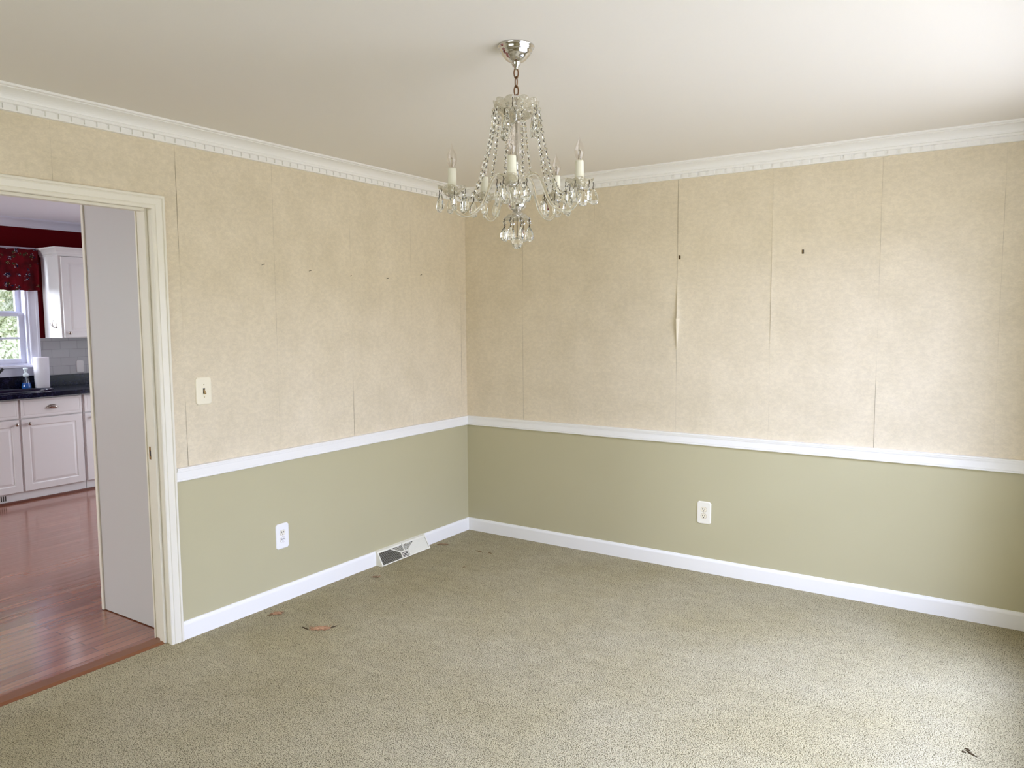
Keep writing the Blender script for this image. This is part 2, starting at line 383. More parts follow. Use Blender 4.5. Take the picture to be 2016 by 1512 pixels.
# ================================================================== SHELL : dining room
DY0, DY1, DZ = -3.233, -2.333, 2.018       # doorway in the left wall
WT = 0.12                                 # wall thickness
o = MB().box(-0.035, W, YF, 0.0, -0.05, 0.0).build('floor', M['carpet']); S(o, 'sage beige cut pile carpet covering the whole dining room floor', 'carpet')
o = MB().box(-0.0, W + 0.15, YF - 0.15, 0.15, CEIL, CEIL + 0.1).build('ceiling', M['ceil']); S(o, 'plain off white ceiling above the chandelier', 'ceiling')
left = wall_boxes(MB(), lambda a, b, c, d: (-WT + 0.001, 0, a, b, c, d), YF, 0.15, -0.05, 2.5, [(DY0 - 0.02, DY1 + 0.02, -0.05, DZ + 0.02)]).build('wall_left', M['sage'])
S(left, 'left dining wall, sage green below the rail and cream wallpaper above, pierced by the doorway', 'wall')
back = MB().box(0, W + 0.15, 0, 0.15, -0.05, 2.5).build('wall_back', M['sage'])
S(back, 'right hand wall of the corner with a dark torn wallpaper seam above sage paint', 'wall')
RWY0, RWY1, RWZ0, RWZ1 = -3.15, -0.62, 0.35, 2.15
o = wall_boxes(MB(), lambda a, b, c, d: (W, W + 0.15, a, b, c, d), YF, 0.15, -0.05, 2.5, [(RWY0, RWY1, RWZ0, RWZ1)]).build('wall_right', M['sage'])
S(o, 'sage painted wall just outside the frame that holds the big dining window', 'wall')
FX0, FX1, FZ0, FZ1 = 1.0, 2.8, 0.55, 2.1
o = wall_boxes(MB(), lambda a, b, c, d: (a, b, YF - 0.15, YF, c, d), -0.12, W + 0.15, -0.05, 2.5, [(FX0, FX1, FZ0, FZ1)]).build('wall_front', M['sage'])
S(o, 'sage painted wall behind the camera with a wide window', 'wall')

# ---- wallpaper: separate hung drops with slightly lifting edges
def seam_gap(s, z): return 0.0001 + 0.0012*max(0, -0.12 + noise.noise(Vector((s*7.3, z*2.1, 3.0))) + 0.25)
def seam_lift(s, z, amp): return amp*max(0, noise.noise(Vector((s*3.1 + 9, z*1.7, 8.0))) + 0.1)
def paper_drop(u0, u1, z0, z1, out, idx, a0=0.003, a1=0.003, bulge=None):
    nu, nzz = 14, 70
    vs, fs = [], []
    for j in range(nzz + 1):
        z = z0 + (z1 - z0)*j/nzz
        g0 = seam_gap(idx, z) if a0 else 0; g1 = seam_gap(idx + 1, z) if a1 else 0
        l0 = seam_lift(idx + 0.4, z, a0); l1 = seam_lift(idx + 1.2, z, a1)
        if bulge: g, l = bulge(z); g0 += g; l0 += l
        for i in range(nu + 1):
            t = i/nu; e = 0.5 - 0.5*math.cos(PI*t)     # denser near both edges
            u = (u0 + g0) + (u1 - g1 - u0 - g0)*e
            d0, d1 = u - u0 - g0, u1 - g1 - u
            off = 0.0012 + l0*math.exp(-d0/0.012) + l1*math.exp(-d1/0.012)
            vs.append(out(u, z, off))
    for j in range(nzz):
        for i in range(nu):
            a = j*(nu+1) + i; fs.append((a, a+1, a+nu+2, a+nu+1))
    return MB().add(vs, fs, True)
RT, CB = 0.822, 2.325          # behind the rail top, behind the crown bottom
outL = lambda u, z, t: (t, u, z)
outB = lambda u, z, t: (u, -t, z)
# dark bare wall showing in the open seams
MB().box(0, 0.0004, DY1, 0, RT, CB).box(0, 0.0004, YF, DY0, RT, CB).box(0, 0.0004, DY0, DY1, DZ + 0.06, CB).build('seam_backing', M['plaster'], left)
MB().box(0, W, -0.0004, 0, RT, CB).build('seam_backing', M['plaster'], back)
ly = [-0.0005, -0.063, -0.580, -1.113, -1.658, -2.203, -2.7435, -3.284, -3.83, -4.37, -4.91, YF]
for i in range(len(ly) - 1):
    y1, y0 = ly[i], ly[i+1]
    cuts = []
    if y0 < DY0 < y1: cuts = [(y0, DY0 - 0.06, RT), (DY0 - 0.06, y1, DZ + 0.058)]
    elif y0 < DY1 < y1: cuts = [(DY1 + 0.06, y1, RT), (y0, DY1 + 0.06, DZ + 0.058)]
    elif DY0 <= y0 and y1 <= DY1: cuts = [(y0, y1, DZ + 0.058)]
    else: cuts = [(y0, y1, RT)]
    for a, b, z0 in cuts:
        if b - a < 0.004: continue
        joint = lambda q: any(abs(q - s) < 1e-6 for s in ly[1:-1])
        amp = {1: 0.0035, 3: 0.0025, 4: 0.002, 5: 0.006}
        p = paper_drop(a, b, z0, CB, outL, 20 - i, amp.get(i+1, 0.002) if joint(a) else 0, amp.get(i, 0.002) if joint(b) else 0)
        p.build('wallpaper_drop', M['paper'], left)
bx = [0.0005, 0.478, 1.015, 1.5655, 2.111, 2.653, 3.181, W]
def torn(z):
    g = l = 0.0
    if 1.28 < z < 1.80:
        t = (z - 1.28)/0.22 if z < 1.50 else (1.80 - z)/0.30
        l = 0.016*max(0, t)**1.2; g = 0.0035*max(0, t)
    return g, l
for i in range(len(bx) - 1):
    amp = {1: 0.004, 2: 0.001, 3: 0.005, 4: 0.006, 5: 0.005, 6: 0.004}
    p = paper_drop(bx[i], bx[i+1], RT, CB, outB, 40 + i, amp.get(i, 0), amp.get(i+1, 0), torn if i == 3 else None)
    p.build('wallpaper_drop', M['paper'], back)
# curled torn flap at the middle seam
vs = []
for j in range(15):
    t = j/14; z = 1.325 + 0.185*t; w = 0.020*t**0.8 + 0.001
    for k in range(6):
        q = k/5; vs.append((1.566 + w*q, -(0.004 + 0.020*t*math.sin(PI*0.62*(1-q)) ), z))
fs = [(j*6+k, j*6+k+1, (j+1)*6+k+1, (j+1)*6+k) for j in range(14) for k in range(5)]
o = MB().add(vs, fs, True).build('torn_flap', M['flap'], back)
so = o.modifiers.new('thick', 'SOLIDIFY'); so.thickness = 0.0006
o['label'] = 'curled pale torn flap of wallpaper'

# ---- baseboards, chair rails, crowns
def run(name, prof, out, t0, t1, mat, label, cat):
    mb = MB()
    n = len(prof); vs = [out(a, b, t, k) for k, t in enumerate((t0, t1)) for a, b in prof]
    fs = [(i, (i+1) % n, n + (i+1) % n, n + i) for i in range(n)] + [tuple(range(n-1, -1, -1)), tuple(range(n, 2*n))]
    o = mb.add(vs, fs).build(name, mat); S(o, label, cat); return o
bb = [(0, -0.02), (0.012, -0.02), (0.012, 0.072), (0.0105, 0.078), (0.008, 0.082), (0.0065, 0.0875), (0.004, 0.0886), (0, 0.0886)]
# mitre at the inside corner: pulled back by its own thickness
Lr = lambda end: (lambda a, b, t, k: (a, t - (a if k == end else 0), b))
run('baseboard_left', bb, Lr(0), 0, -0.512, M['trim'], 'short white baseboard between the floor register and the corner', 'baseboard')
run('baseboard_left', bb, Lr(9), -0.967, DY1 + 0.061, M['trim'], 'bright white baseboard between the door casing and the floor register', 'baseboard')
run('baseboard_left', bb, Lr(9), DY0 - 0.061, YF, M['trim'], 'white baseboard beyond the doorway toward the camera', 'baseboard')
run('baseboard_back', bb, lambda a, b, t, k: (t + (a if k == 0 else 0), -a, b), 0, W, M['trim'], 'long white baseboard under the sage paint of the wall right of the corner', 'baseboard')
run('baseboard_right', bb, lambda a, b, t, k: (W - a, t, b), 0, YF, M['trim'], 'white baseboard under the dining window', 'baseboard')
z0 = 0.7636
cr = [(0, z0), (0.012, z0), (0.0145, z0 + .003), (0.0145, z0 + .0085), (0.012, z0 + .0115), (0.016, z0 + .0125), (0.017, z0 + .046), (0.0205, z0 + .0475),
      (0.0205, z0 + .0525), (0.0235, z0 + .0535), (0.0235, z0 + .0585), (0.026, z0 + .0600), (0.026, z0 + .0660), (0, z0 + .0663)]
run('trim_1', cr, Lr(0), 0, DY1 + 0.061, M['trim'], 'white chair rail on the left wall, from door casing to corner', 'chair rail')
run('trim_2', cr, Lr(9), DY0 - 0.061, YF, M['trim'], 'white chair rail on the left wall beyond the doorway', 'chair rail')
run('trim_3', cr, lambda a, b, t, k: (t + (a if k == 0 else 0), -a, b), 0, W, M['trim'], 'long white chair rail on the wall right of the corner', 'chair rail')
run('trim_4', cr, lambda a, b, t, k: (W - a, t, b), -0.0, RWY1 + 0.07, M['trim'], 'short chair rail beside the dining window', 'chair rail')
def crown_profile():
    C = CEIL
    p = [(0, C - .085), (0.020, C - .085), (0.020, C - .0795), (0.0125, C - .0795), (0.0125, C - .060), (0.027, C - .0595), (0.030, C - .057), (0.030, C - .0485), (0.027, C - .046)]
    for k in range(9):
        a = k/8*PI/2; p.append((0.029 + 0.052*(1 - math.cos(a)), C - .0445 + 0.031*math.sin(a)))
    return p + [(0.081, C - .011), (0.086, C - .009), (0.095, C - .0085), (0.095, C), (0, C)]
cp = crown_profile()
kL = run('trim_5', cp, Lr(0), 0, YF, M['trim'], 'white dentil crown moulding along the left wall', 'crown moulding')
kB = run('trim_6', cp, lambda a, b, t, k: (t + (a if k == 0 else -a), -a, b), 0, W, M['trim'], 'white dentil crown moulding along the wall right of the corner', 'crown moulding')
run('trim_7', cp, lambda a, b, t, k: (W - a, t - (a if k == 0 else 0), b), 0, YF, M['trim'], 'white crown moulding above the dining window', 'crown moulding')
run('trim_8', cp, lambda a, b, t, k: (t, YF + a, b), 0, W, M['trim'], 'white crown moulding on the wall behind the camera', 'crown moulding')
mb = MB(); zc0, zc1 = CEIL - .0795, CEIL - .0600
k = 0; y = -2.8816 + 0.0508*56
while y > YF + 0.05:
    if y - 0.0 < -0.03: mb.box(0.011, 0.0205, y - 0.0358, y, zc0, zc1)
    y -= 0.0508
mb.build('dentil_band', M['trim'], kL)
mb = MB(); x = 1.0668 - 0.0514*20 + 0.016
while x < W - 0.05:
    mb.box(x, x + 0.0354, -0.0205, -0.011, zc0, zc1); x += 0.0514
mb.build('dentil_band', M['trim'], kB)

# ---- doorway casing, jamb, stop, strike plate (one cased opening)
door = thing('door_1', 'cream cased doorway opening from the dining room into the kitchen', 'doorway', (0, (DY0 + DY1)/2, 0), kind='structure')
cas = [(0, 0), (0, .010), (.003, .0125), (.0125, .0125), (.0140, .0095), (.0165, .0095), (.0190, .0130), (.0430, .0165), (.0450, .0135), (.0475, .0135), (.0500, .0185), (.0585, .0185), (.0610, .0155), (.0610, 0)]
mitred(MB(), [(DY1, -0.01), (DY1, DZ), (DY0, DZ), (DY0, -0.01)], [(-w, t) for w, t in cas], lambda u, z, t: (t, u, z)).build('casing', M['casing'], door)
mitred(MB(), [(DY1, -0.01), (DY1, DZ), (DY0, DZ), (DY0, -0.01)], [(-w, t) for w, t in cas], lambda u, z, t: (-WT - t, u, z)).build('casing', M['casing'], door)
r = 0.004
jm = MB()
jm.box(-WT, 0.0, DY1 + r, DY1 + 0.021, -0.01, DZ + r).box(-WT, 0.0, DY0 - 0.021, DY0 - r, -0.01, DZ + r).box(-WT, 0.0, DY0 - 0.021, DY1 + 0.021, DZ + r, DZ + 0.021)
jm.build('jamb', M['casing'], door)
st = MB().box(-0.072, -0.034, DY1 - 0.009, DY1 + r, -0.01, DZ + r).box(-0.072, -0.034, DY0 - r, DY0 + 0.009, -0.01, DZ + r).box(-0.072, -0.034, DY0 + 0.009, DY1 - 0.009, DZ - 0.009, DZ + r)
st.build('door_stop', M['casing'], door, bevel=0.0015)
sp_ = MB().box(-0.106, -0.076, DY1 + r - 0.0018, DY1 + r + 0.001, 0.872, 0.932).build('strike_plate', M['brass'], door, bevel=0.0006); sp_['label'] = 'brass strike plate'
MB().box(-0.100, -0.088, DY1 + r - 0.0024, DY1 + r, 0.888, 0.914).build('latch_hole', M['slot'], sp_)
# threshold
th = MB().extrude([(-0.125, -0.02), (-0.125, 0.002), (-0.115, 0.008), (-0.05, 0.008), (-0.034, 0.002), (-0.034, -0.02)], lambda a, b, t: (a, t, b), DY0, DY1 + 0.004).build('trim_9', M['thresh'])
S(th, 'orange brown oak threshold strip between carpet and kitchen boards', 'threshold')

# ---- right and front windows (outside the frame; they bring the daylight)
def simple_window(idx, label, along, u0, u1, z0, z1, plane, side, mull):
    """along 'y' on plane x=..., or 'x' on plane y=... ; side = direction outdoors"""
    wdo = thing('window_%d' % idx, label, 'window', kind='structure')
    def bx_(mb, a, b, c, d, t0, t1):
        if along == 'y': mb.box(plane + side*t0, plane + side*t1, a, b, c, d)
        else: mb.box(a, b, plane + side*t0, plane + side*t1, c, d)
    fr = MB()
    for a, b, c, d in ((u0 + .04, u1 - .04, z0, z0 + .04), (u0 + .04, u1 - .04, z1 - .04, z1), (u0, u0 + .04, z0, z1), (u1 - .04, u1, z0, z1)): bx_(fr, a, b, c, d, 0.03, 0.13)
    for k in range(1, mull): c = u0 + (u1 - u0)*k/mull; bx_(fr, c - .04, c + .04, z0 + .001, z1 - .001, 0.032, 0.128)
    bx_(fr, u0, u1, (z0 + z1)/2 - .02, (z0 + z1)/2 + .02, 0.05, 0.10)
    fr.build('window_frame', M['trim'], wdo)
    cs = MB()
    for a, b, c, d in ((u0 - .07, u0, z0 - .07, z1 + .07), (u1, u1 + .07, z0 - .07, z1 + .07), (u0, u1, z1, z1 + .07), (u0, u1, z0 - .07, z0)): bx_(cs, a, b, c, d, -0.018, 0.0)
    cs.build('casing', M['trim'], wdo, bevel=0.004)
    sl = MB(); bx_(sl, u0 - .09, u1 + .09, z0 - .012, z0 + .012, -0.05, 0.03); sl.build('window_sill', M['trim'], wdo, bevel=0.004)
    g = MB(); bx_(g, u0 + .03, u1 - .03, z0 + .03, z1 - .03, 0.078, 0.082); g.build('pane', M['pane'], wdo)
simple_window(2, 'wide low dining window on the wall beside the camera', 'y', RWY0, RWY1, RWZ0, RWZ1, W, 1, 2)
simple_window(3, 'wide window on the wall behind the camera', 'x', FX0, FX1, FZ0, FZ1, YF, -1, 2)

# ================================================================== SHELL : kitchen
KY0, KY1 = -6.2, 0.5
KWY0, KWY1, KWZ0, KWZ1 = -1.690, -0.960, 1.125, 2.10
K2Y0, K2Y1, K2Z0, K2Z1 = -5.4, -3.5, 0.9, 2.2
o = MB().box(KX, -0.125, KY0, KY1, -0.06, -0.003).build('floor_kitchen', M['wood']); S(o, 'glossy red brown oak strip floor of the kitchen', 'floor')
o = MB().box(KX - .15, -0.12, KY0 - .15, KY1 + .15, KC, KC + 0.1).build('ceiling_kitchen', M['kceil']); S(o, 'cool grey white kitchen ceiling', 'ceiling')
kf = wall_boxes(MB(), lambda a, b, c, d: (KX - 0.15, KX, a, b, c, d), KY0, KY1, -0.05, 2.6, [(KWY0, KWY1, KWZ0, KWZ1), (K2Y0, K2Y1, K2Z0, K2Z1)]).build('wall_kitchen_far', M['red'])
S(kf, 'deep red kitchen wall around the sink window', 'wall')
o = wall_boxes(MB(), lambda a, b, c, d: (a, b, KY1, KY1 + .15, c, d), KX, -WT, -0.05, 2.6, [(-3.3, -1.1, 0.02, 2.1)]).build('wall_kitchen_right', M['red']); S(o, 'deep red kitchen wall hidden behind the pantry', 'wall')
o = wall_boxes(MB(), lambda a, b, c, d: (a, b, KY0 - .15, KY0, c, d), KX, -WT, -0.05, 2.6, [(-4.15, -1.9, 0.02, 2.1)]).build('wall_kitchen_left', M['red']); S(o, 'deep red kitchen wall out of frame beyond the sink run', 'wall')
o = wall_boxes(MB(), lambda a, b, c, d: (-WT - 0.004, -WT + 0.0005, a, b, c, d), KY0, KY1, -0.05, 2.6, [(DY0 - 0.02, DY1 + 0.02, -0.05, DZ + 0.02)]).build('wall_kitchen_near', M['red'])
S(o, 'deep red kitchen face of the wall shared with the dining room', 'wall')
def kcrown():
    C = KC; p = [(0, C - .080), (0.010, C - .080), (0.012, C - .068)]
    for k in range(8): a = k/7*PI/2; p.append((0.014 + 0.05*(1 - math.cos(a)), C - .064 + 0.045*math.sin(a)))
    return p + [(0.070, C - .016), (0.075, C - .012), (0.075, C), (0, C)]
run('trim_10', kcrown(), lambda a, b, t, k: (KX + a, t, b), KY1, KY0, M['wtrim'], 'grey white crown moulding above the red kitchen wall', 'crown moulding')
# ---- sink window
w1 = thing('window_1', 'white double hung kitchen window over the sink showing a leafy hedge', 'window', (KX, -1.325, KWZ0), kind='structure')
kc = [(0, 0), (0, .012), (.004, .016), (.014, .016), (.018, .012), (.060, .017), (.064, .021), (.083, .021), (.087, .017), (.087, 0)]
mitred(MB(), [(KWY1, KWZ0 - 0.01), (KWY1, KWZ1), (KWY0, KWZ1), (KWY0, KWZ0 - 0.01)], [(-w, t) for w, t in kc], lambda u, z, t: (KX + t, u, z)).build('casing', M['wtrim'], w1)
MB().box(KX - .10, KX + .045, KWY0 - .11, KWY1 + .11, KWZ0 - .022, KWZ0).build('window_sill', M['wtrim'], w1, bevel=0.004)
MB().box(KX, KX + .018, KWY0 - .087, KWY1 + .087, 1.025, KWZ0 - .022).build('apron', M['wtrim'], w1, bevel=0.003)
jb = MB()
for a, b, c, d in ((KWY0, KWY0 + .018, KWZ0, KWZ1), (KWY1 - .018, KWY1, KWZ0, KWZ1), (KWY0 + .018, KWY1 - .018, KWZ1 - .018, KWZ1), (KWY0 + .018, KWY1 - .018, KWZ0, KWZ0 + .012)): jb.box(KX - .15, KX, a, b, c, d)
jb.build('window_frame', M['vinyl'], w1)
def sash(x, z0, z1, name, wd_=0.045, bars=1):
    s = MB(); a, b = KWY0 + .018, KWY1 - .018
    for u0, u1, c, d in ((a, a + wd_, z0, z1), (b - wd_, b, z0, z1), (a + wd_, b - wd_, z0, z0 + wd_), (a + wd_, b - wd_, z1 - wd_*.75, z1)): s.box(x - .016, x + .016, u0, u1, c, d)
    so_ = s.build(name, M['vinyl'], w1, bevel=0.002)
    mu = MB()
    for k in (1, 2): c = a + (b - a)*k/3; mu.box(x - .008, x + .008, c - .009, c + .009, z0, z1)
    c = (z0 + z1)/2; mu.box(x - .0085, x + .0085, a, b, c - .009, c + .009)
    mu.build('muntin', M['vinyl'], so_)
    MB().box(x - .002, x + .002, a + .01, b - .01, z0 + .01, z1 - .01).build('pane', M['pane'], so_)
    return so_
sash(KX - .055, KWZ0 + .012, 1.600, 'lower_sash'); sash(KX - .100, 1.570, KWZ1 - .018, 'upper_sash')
simple_window(4, 'added wide kitchen window further along the red wall, unseen, letting in daylight', 'y', K2Y0, K2Y1, K2Z0, K2Z1, KX, -1, 2)  # unseen extra window, added to carry daylight into the kitchen

simple_window(5, 'added glazed patio door of the kitchen, unseen, letting in daylight', 'x', -4.15, -1.9, 0.02, 2.1, KY0, -1, 2)  # unseen patio opening, added so its lamp can reach the kitchen
simple_window(6, 'added glazed kitchen side door, unseen, letting in daylight behind the pantry', 'x', -3.3, -1.1, 0.02, 2.1, KY1, 1, 2)  # invented side opening for the two added lamps behind the pantry
# ---- tile backsplash
tl = MB().box(KX, KX + .008, -0.872, KY1, 1.017, 1.3645).box(KX, KX + .008, -3.3, KWY0 - .088, 1.017, 1.3645).build('trim_11', M['tile'])
S(tl, 'grey white subway tile backsplash under the wall cabinet', 'tile backsplash')
run('trim_12', [(0, 0.0), (0.016, 0.0), (0.014, 0.010), (0.008, 0.016), (0, 0.018)], lambda a, b, t, k: (-3.705 + a, t, b - 0.003), KY1, -3.3, M['darkwood'], 'dark wood shoe strip along the foot of the cabinets', 'shoe moulding')

# ================================================================== KITCHEN THINGS
def raised_door(y0, y1, z0, z1, x, th=0.018, fr=0.055, panel=True):
    """door or drawer front facing +x, front plane at x"""
    b = MB()
    def ring(d, xx): return [(xx, y0 + d, z0 + d), (xx, y1 - d, z0 + d), (xx, y1 - d, z1 - d), (xx, y0 + d, z1 - d)]
    if panel: lv = [(0, x - th), (0, x - .002), (.002, x), (fr, x), (fr + .006, x - .0055), (fr + .012, x - .0055), (fr + .030, x - .001), (fr + .032, x - .001)]
    else: lv = [(0, x - th), (0, x - .002), (.002, x), (.016, x), (.018, x - .002), (.022, x - .002), (.026, x - .0005)]
    vs = [q for d, xx in lv for q in ring(d, xx)]; fs = [(0, 1, 2, 3)]
    for i in range(len(lv) - 1):
        for k in range(4): q = (k+1) % 4; fs.append((i*4+k, i*4+q, (i+1)*4+q, (i+1)*4+k))
    n = (len(lv)-1)*4; fs.append((n, n+1, n+2, n+3))
    return b.add(vs, fs)
def knob(parent, x, y, z, name='knob'):
    return MB().lathe([(0, 0), (.005, 0), (.005, .010), (.012, .014), (.0150, .020), (.013, .026), (.006, .029), (0, .030)], (x, y, z), 16, 'x').build(name, M['nickel'], parent)
def cup_pull(parent, x, y, z):
    vs = []; nu, nv = 12, 7
    for j in range(nv):
        t = j/(nv-1)*PI/2
        for i in range(nu + 1):
            a = PI*i/nu
            vs.append((x + 0.024*math.sin(t) , y + 0.048*math.cos(a)*(0.45 + 0.55*math.cos(t*0.9)), z - 0.012 + 0.032*math.sin(a)*(math.cos(t)**0.6 if t < PI/2 - 1e-6 else 0.05)))
    fs = [(j*(nu+1)+i, j*(nu+1)+i+1, (j+1)*(nu+1)+i+1, (j+1)*(nu+1)+i) for j in range(nv-1) for i in range(nu)]
    o = MB().add(vs, fs, True).build('cup_pull', M['nickel'], parent)
    s = o.modifiers.new('thick', 'SOLIDIFY'); s.thickness = 0.002; return o
XF = -3.700
def base_cabinet(y0, y1, cols, label):
    t = thing('base_cabinet', label, 'cabinet', (KX, (y0 + y1)/2, 0), group='white base cabinets under the kitchen counter')
    cb = MB(); cb.box(KX + .004, XF - .020, y0 + .001, y0 + .019, 0.0, 0.872).box(KX + .004, XF - .020, y1 - .019, y1 - .001, 0.0, 0.872)
    cb.box(KX + .004, KX + .012, y0 + .001, y1 - .001, 0.0, 0.872).box(KX + .004, XF - .020, y0 + .001, y1 - .001, 0.08, 0.098)
    cb.box(XF - .040, XF - .0185, y0 + .001, y1 - .001, 0.0, 0.082).box(XF - .040, XF - .0185, y0 + .001, y1 - .001, 0.690, 0.711).box(XF - .040, XF - .0185, y0 + .001, y1 - .001, 0.855, 0.872)
    ex_ = .0004; ed = sorted([y0 + .001, y1 - .001] + [q for c in cols for q in c[:2]])
    for a, b in zip(ed[::2], ed[1::2]): cb.box(XF - .0405, XF - .0185 + ex_, a - (.004 if a > y0 + .01 else -.0003), b + (.004 if b < y1 - .01 else -.0003), -.0005, 0.8723)
    cb.build('carcass', M['cab'], t)
    for a, b, side, pull in cols:
        d = raised_door(a, b, 0.083, 0.695, XF).build('cabinet_door', M['cab'], t)
        knob(d, XF, a + .055 if side < 0 else b - .024 if side == 2 else b - .045, 0.657)
        dr = raised_door(a, b, 0.706, 0.861, XF, panel=False).build('drawer_front', M['cab'], t)
        if pull: cup_pull(dr, XF, (a + b)/2, 0.785)
    return t
base_cabinet(-1.862, -0.802, [(-1.836, -1.332, 2, False), (-1.313, -0.814, -1, True)], 'white double door sink base cabinet with cup pull drawer, under the kitchen window')
base_cabinet(-0.800, -0.110, [(-0.787, -0.150, -1, True)], 'white base cabinet mostly hidden by the pantry, next after the sink cabinet')
base_cabinet(-3.10, -1.864, [(-2.46, -1.885, 1, True), (-3.08, -2.48, -1, True)], 'white base cabinet out of frame on the far side of the sink')
vt = thing('toe_register', 'small dark slotted vent in the board under the sink cabinet', 'vent', (XF - .02, -1.62, .02))
MB().box(XF - .0198, XF - .0165, -1.70, -1.452, .018, .076).build('vent_frame', M['cab'], vt)
sl = MB()
for k in range(15): y = -1.690 + k*0.0158; sl.box(XF - .0168, XF - .0155, y, y + .008, .026, .069)
sl.build('slots', M['slot'], vt)['label'] = 'dark slots'
# counter with an oval sink cut-out
ct = thing('countertop', 'glossy navy black kitchen countertop with matching upstand', 'countertop', (KX, -1.4, 0.9))
SC, SA, SB = (-3.945, -1.345), 0.195, 0.395        # sink centre, half depth (x), half width (y)
mb = MB(); X0, X1, Z0, Z1 = KX + .002, -3.660, 0.876, 0.914
mb.box(X0, X1, -0.85, KY1 - .005, Z0, Z1).box(X0, X1, -3.10, -1.86, Z0, Z1)
n = 64; vs = []
hx0, hx1, hy0, hy1 = X0, X1, -1.86, -0.85
for k in range(n):
    a = 2*PI*k/n; cx, cy = math.cos(a), math.sin(a)
    ex, ey = SC[0] + SA*cx, SC[1] + SB*cy
    dx, dy = SA*cx, SB*cy
    tt = min([(hx1 - SC[0])/dx if dx > 1e-9 else 1e9, (hx0 - SC[0])/dx if dx < -1e-9 else 1e9, (hy1 - SC[1])/dy if dy > 1e-9 else 1e9, (hy0 - SC[1])/dy if dy < -1e-9 else 1e9])
    ox, oy = SC[0] + dx*tt, SC[1] + dy*tt
    vs += [(ex, ey, Z1), (ox, oy, Z1), (ox, oy, Z0), (ex, ey, Z0)]
fs = []
for k in range(n):
    q = (k+1) % n
    for i in range(4): j = (i+1) % 4; fs.append((k*4+i, k*4+j, q*4+j, q*4+i))
mb.add(vs, fs)
# square off the four corners that the ring leaves out
for cx, cy in ((hx0, hy0), (hx0, hy1), (hx1, hy0), (hx1, hy1)):
    pts = sorted([(v[0], v[1]) for v in vs[1::4]], key=lambda p: (p[0]-cx)**2 + (p[1]-cy)**2)
    a = min([p for p in pts if abs(p[0]-cx) < 1e-6], key=lambda p: abs(p[1]-cy)); b = min([p for p in pts if abs(p[1]-cy) < 1e-6], key=lambda p: abs(p[0]-cx))
    mb.extrude([(cx, cy), a, b], lambda u, v_, t: (u, v_, t), Z0, Z1)
mb.build('counter_slab', M['counter'], ct)
MB().box(KX + .002, KX + .021, -0.873, KY1 - .005, 0.914, 1.017).box(KX + .002, KX + .0185, KWY0 - .087, -0.873, 0.914, 1.024).box(KX + .002, KX + .021, -3.10, KWY0 - .087, 0.914, 1.017).build('upstand', M['counter'], ct, bevel=0.002)
sk = thing('kitchen_sink', 'dark oval drop in sink set in the counter below the window', 'sink', (SC[0], SC[1], 0.914))
def oval(prof):
    m_ = MB(); n = 48; vs = []
    for k in range(n):
        a = 2*PI*k/n
        for d, h in prof: vs.append((SC[0] + (SA + d)*math.cos(a), SC[1] + (SB + d)*math.sin(a), 0.914 + h))
    k_ = len(prof); fs = [(a*k_+i, ((a+1) % n)*k_+i, ((a+1) % n)*k_+i+1, a*k_+i+1) for a in range(n) for i in range(k_-1)]
    return m_.add(vs, fs, True)
oval([(.012, .0005), (.013, .005), (.006, .010), (-.006, .010), (-.014, .004), (-.018, -.004)]).build('rim', M['sink'], sk)
oval([(-.018, -.004), (-.022, -.03), (-.030, -.14), (-.06, -.175), (-.12, -.185), (-.20, -.188)]).build('basin', M['sink'], sk)
fc = thing('faucet', 'dark bronze faucet standing behind the sink at the left frame edge', 'faucet', (-4.214, -1.345, 0.914))
MB().lathe([(0, 0), (.024, 0), (.024, .008), (.018, .014), (.016, .07), (.012, .075), (0, .075)], (-4.214, -1.345, 0.9145), 20).build('faucet_base', M['bronze'], fc)
MB().tube([(-4.214, -1.345, 0.98), (-4.214, -1.345, 1.10), (-4.19, -1.345, 1.17), (-4.15, -1.345, 1.205), (-4.10, -1.345, 1.20), (-4.06, -1.345, 1.165), (-4.05, -1.345, 1.12)], .011, 12).build('spout', M['bronze'], fc)
MB().tube([(-4.214, -1.345, 0.975), (-4.20, -1.30, 1.01), (-4.19, -1.262, 1.065), (-4.18, -1.228, 1.105)], [.008, .008, .010, .012], 10).build('faucet_lever', M['bronze'], fc)
# wall cabinet
uc = thing('wall_cabinet', 'white wall cabinet with raised panel door beside the kitchen window', 'cabinet', (KX, -0.46, 1.365))
MB().box(KX + .009, -3.952, -0.825, -0.10, 1.3655, 2.125).build('carcass', M['cab'], uc, bevel=0.0015)
d = raised_door(-0.808, -0.465, 1.372, 2.100, -3.930).build('cabinet_door', M['cab'], uc); knob(d, -3.930, -0.772, 1.412)
d = raised_door(-0.460, -0.118, 1.372, 2.100, -3.930).build('cabinet_door', M['cab'], uc); knob(d, -3.930, -0.155, 1.412)
up = [(0, 2.105), (.006, 2.105), (.008, 2.118), (.018, 2.128), (.022, 2.140), (.038, 2.158), (.048, 2.165), (.052, 2.168), (.052, 2.182), (0, 2.182)]
mb = MB(); path = [(KX + .003, -0.825), (-3.945, -0.825), (-3.945, -0.10)]; rings = []
for i, (px, py) in enumerate(path):
    ox, oy = ((0, -1), (1, -1), (1, 0))[i]
    rings.append([(px + ox*a, py + oy*a, b) for a, b in up])
k_ = len(up); vs = [q for r_ in rings for q in r_]
fs = [(i*k_+q, i*k_+(q+1) % k_, (i+1)*k_+(q+1) % k_, (i+1)*k_+q) for i in range(2) for q in range(k_)] + [tuple(range(k_)), tuple(2*k_+q for q in range(k_))]
mb.add(vs, fs).build('cornice', M['cab'], uc)
MB().box(KX + .003, -3.945, -0.825, -0.10, 2.125, 2.181).build('top_panel', M['cab'], uc)
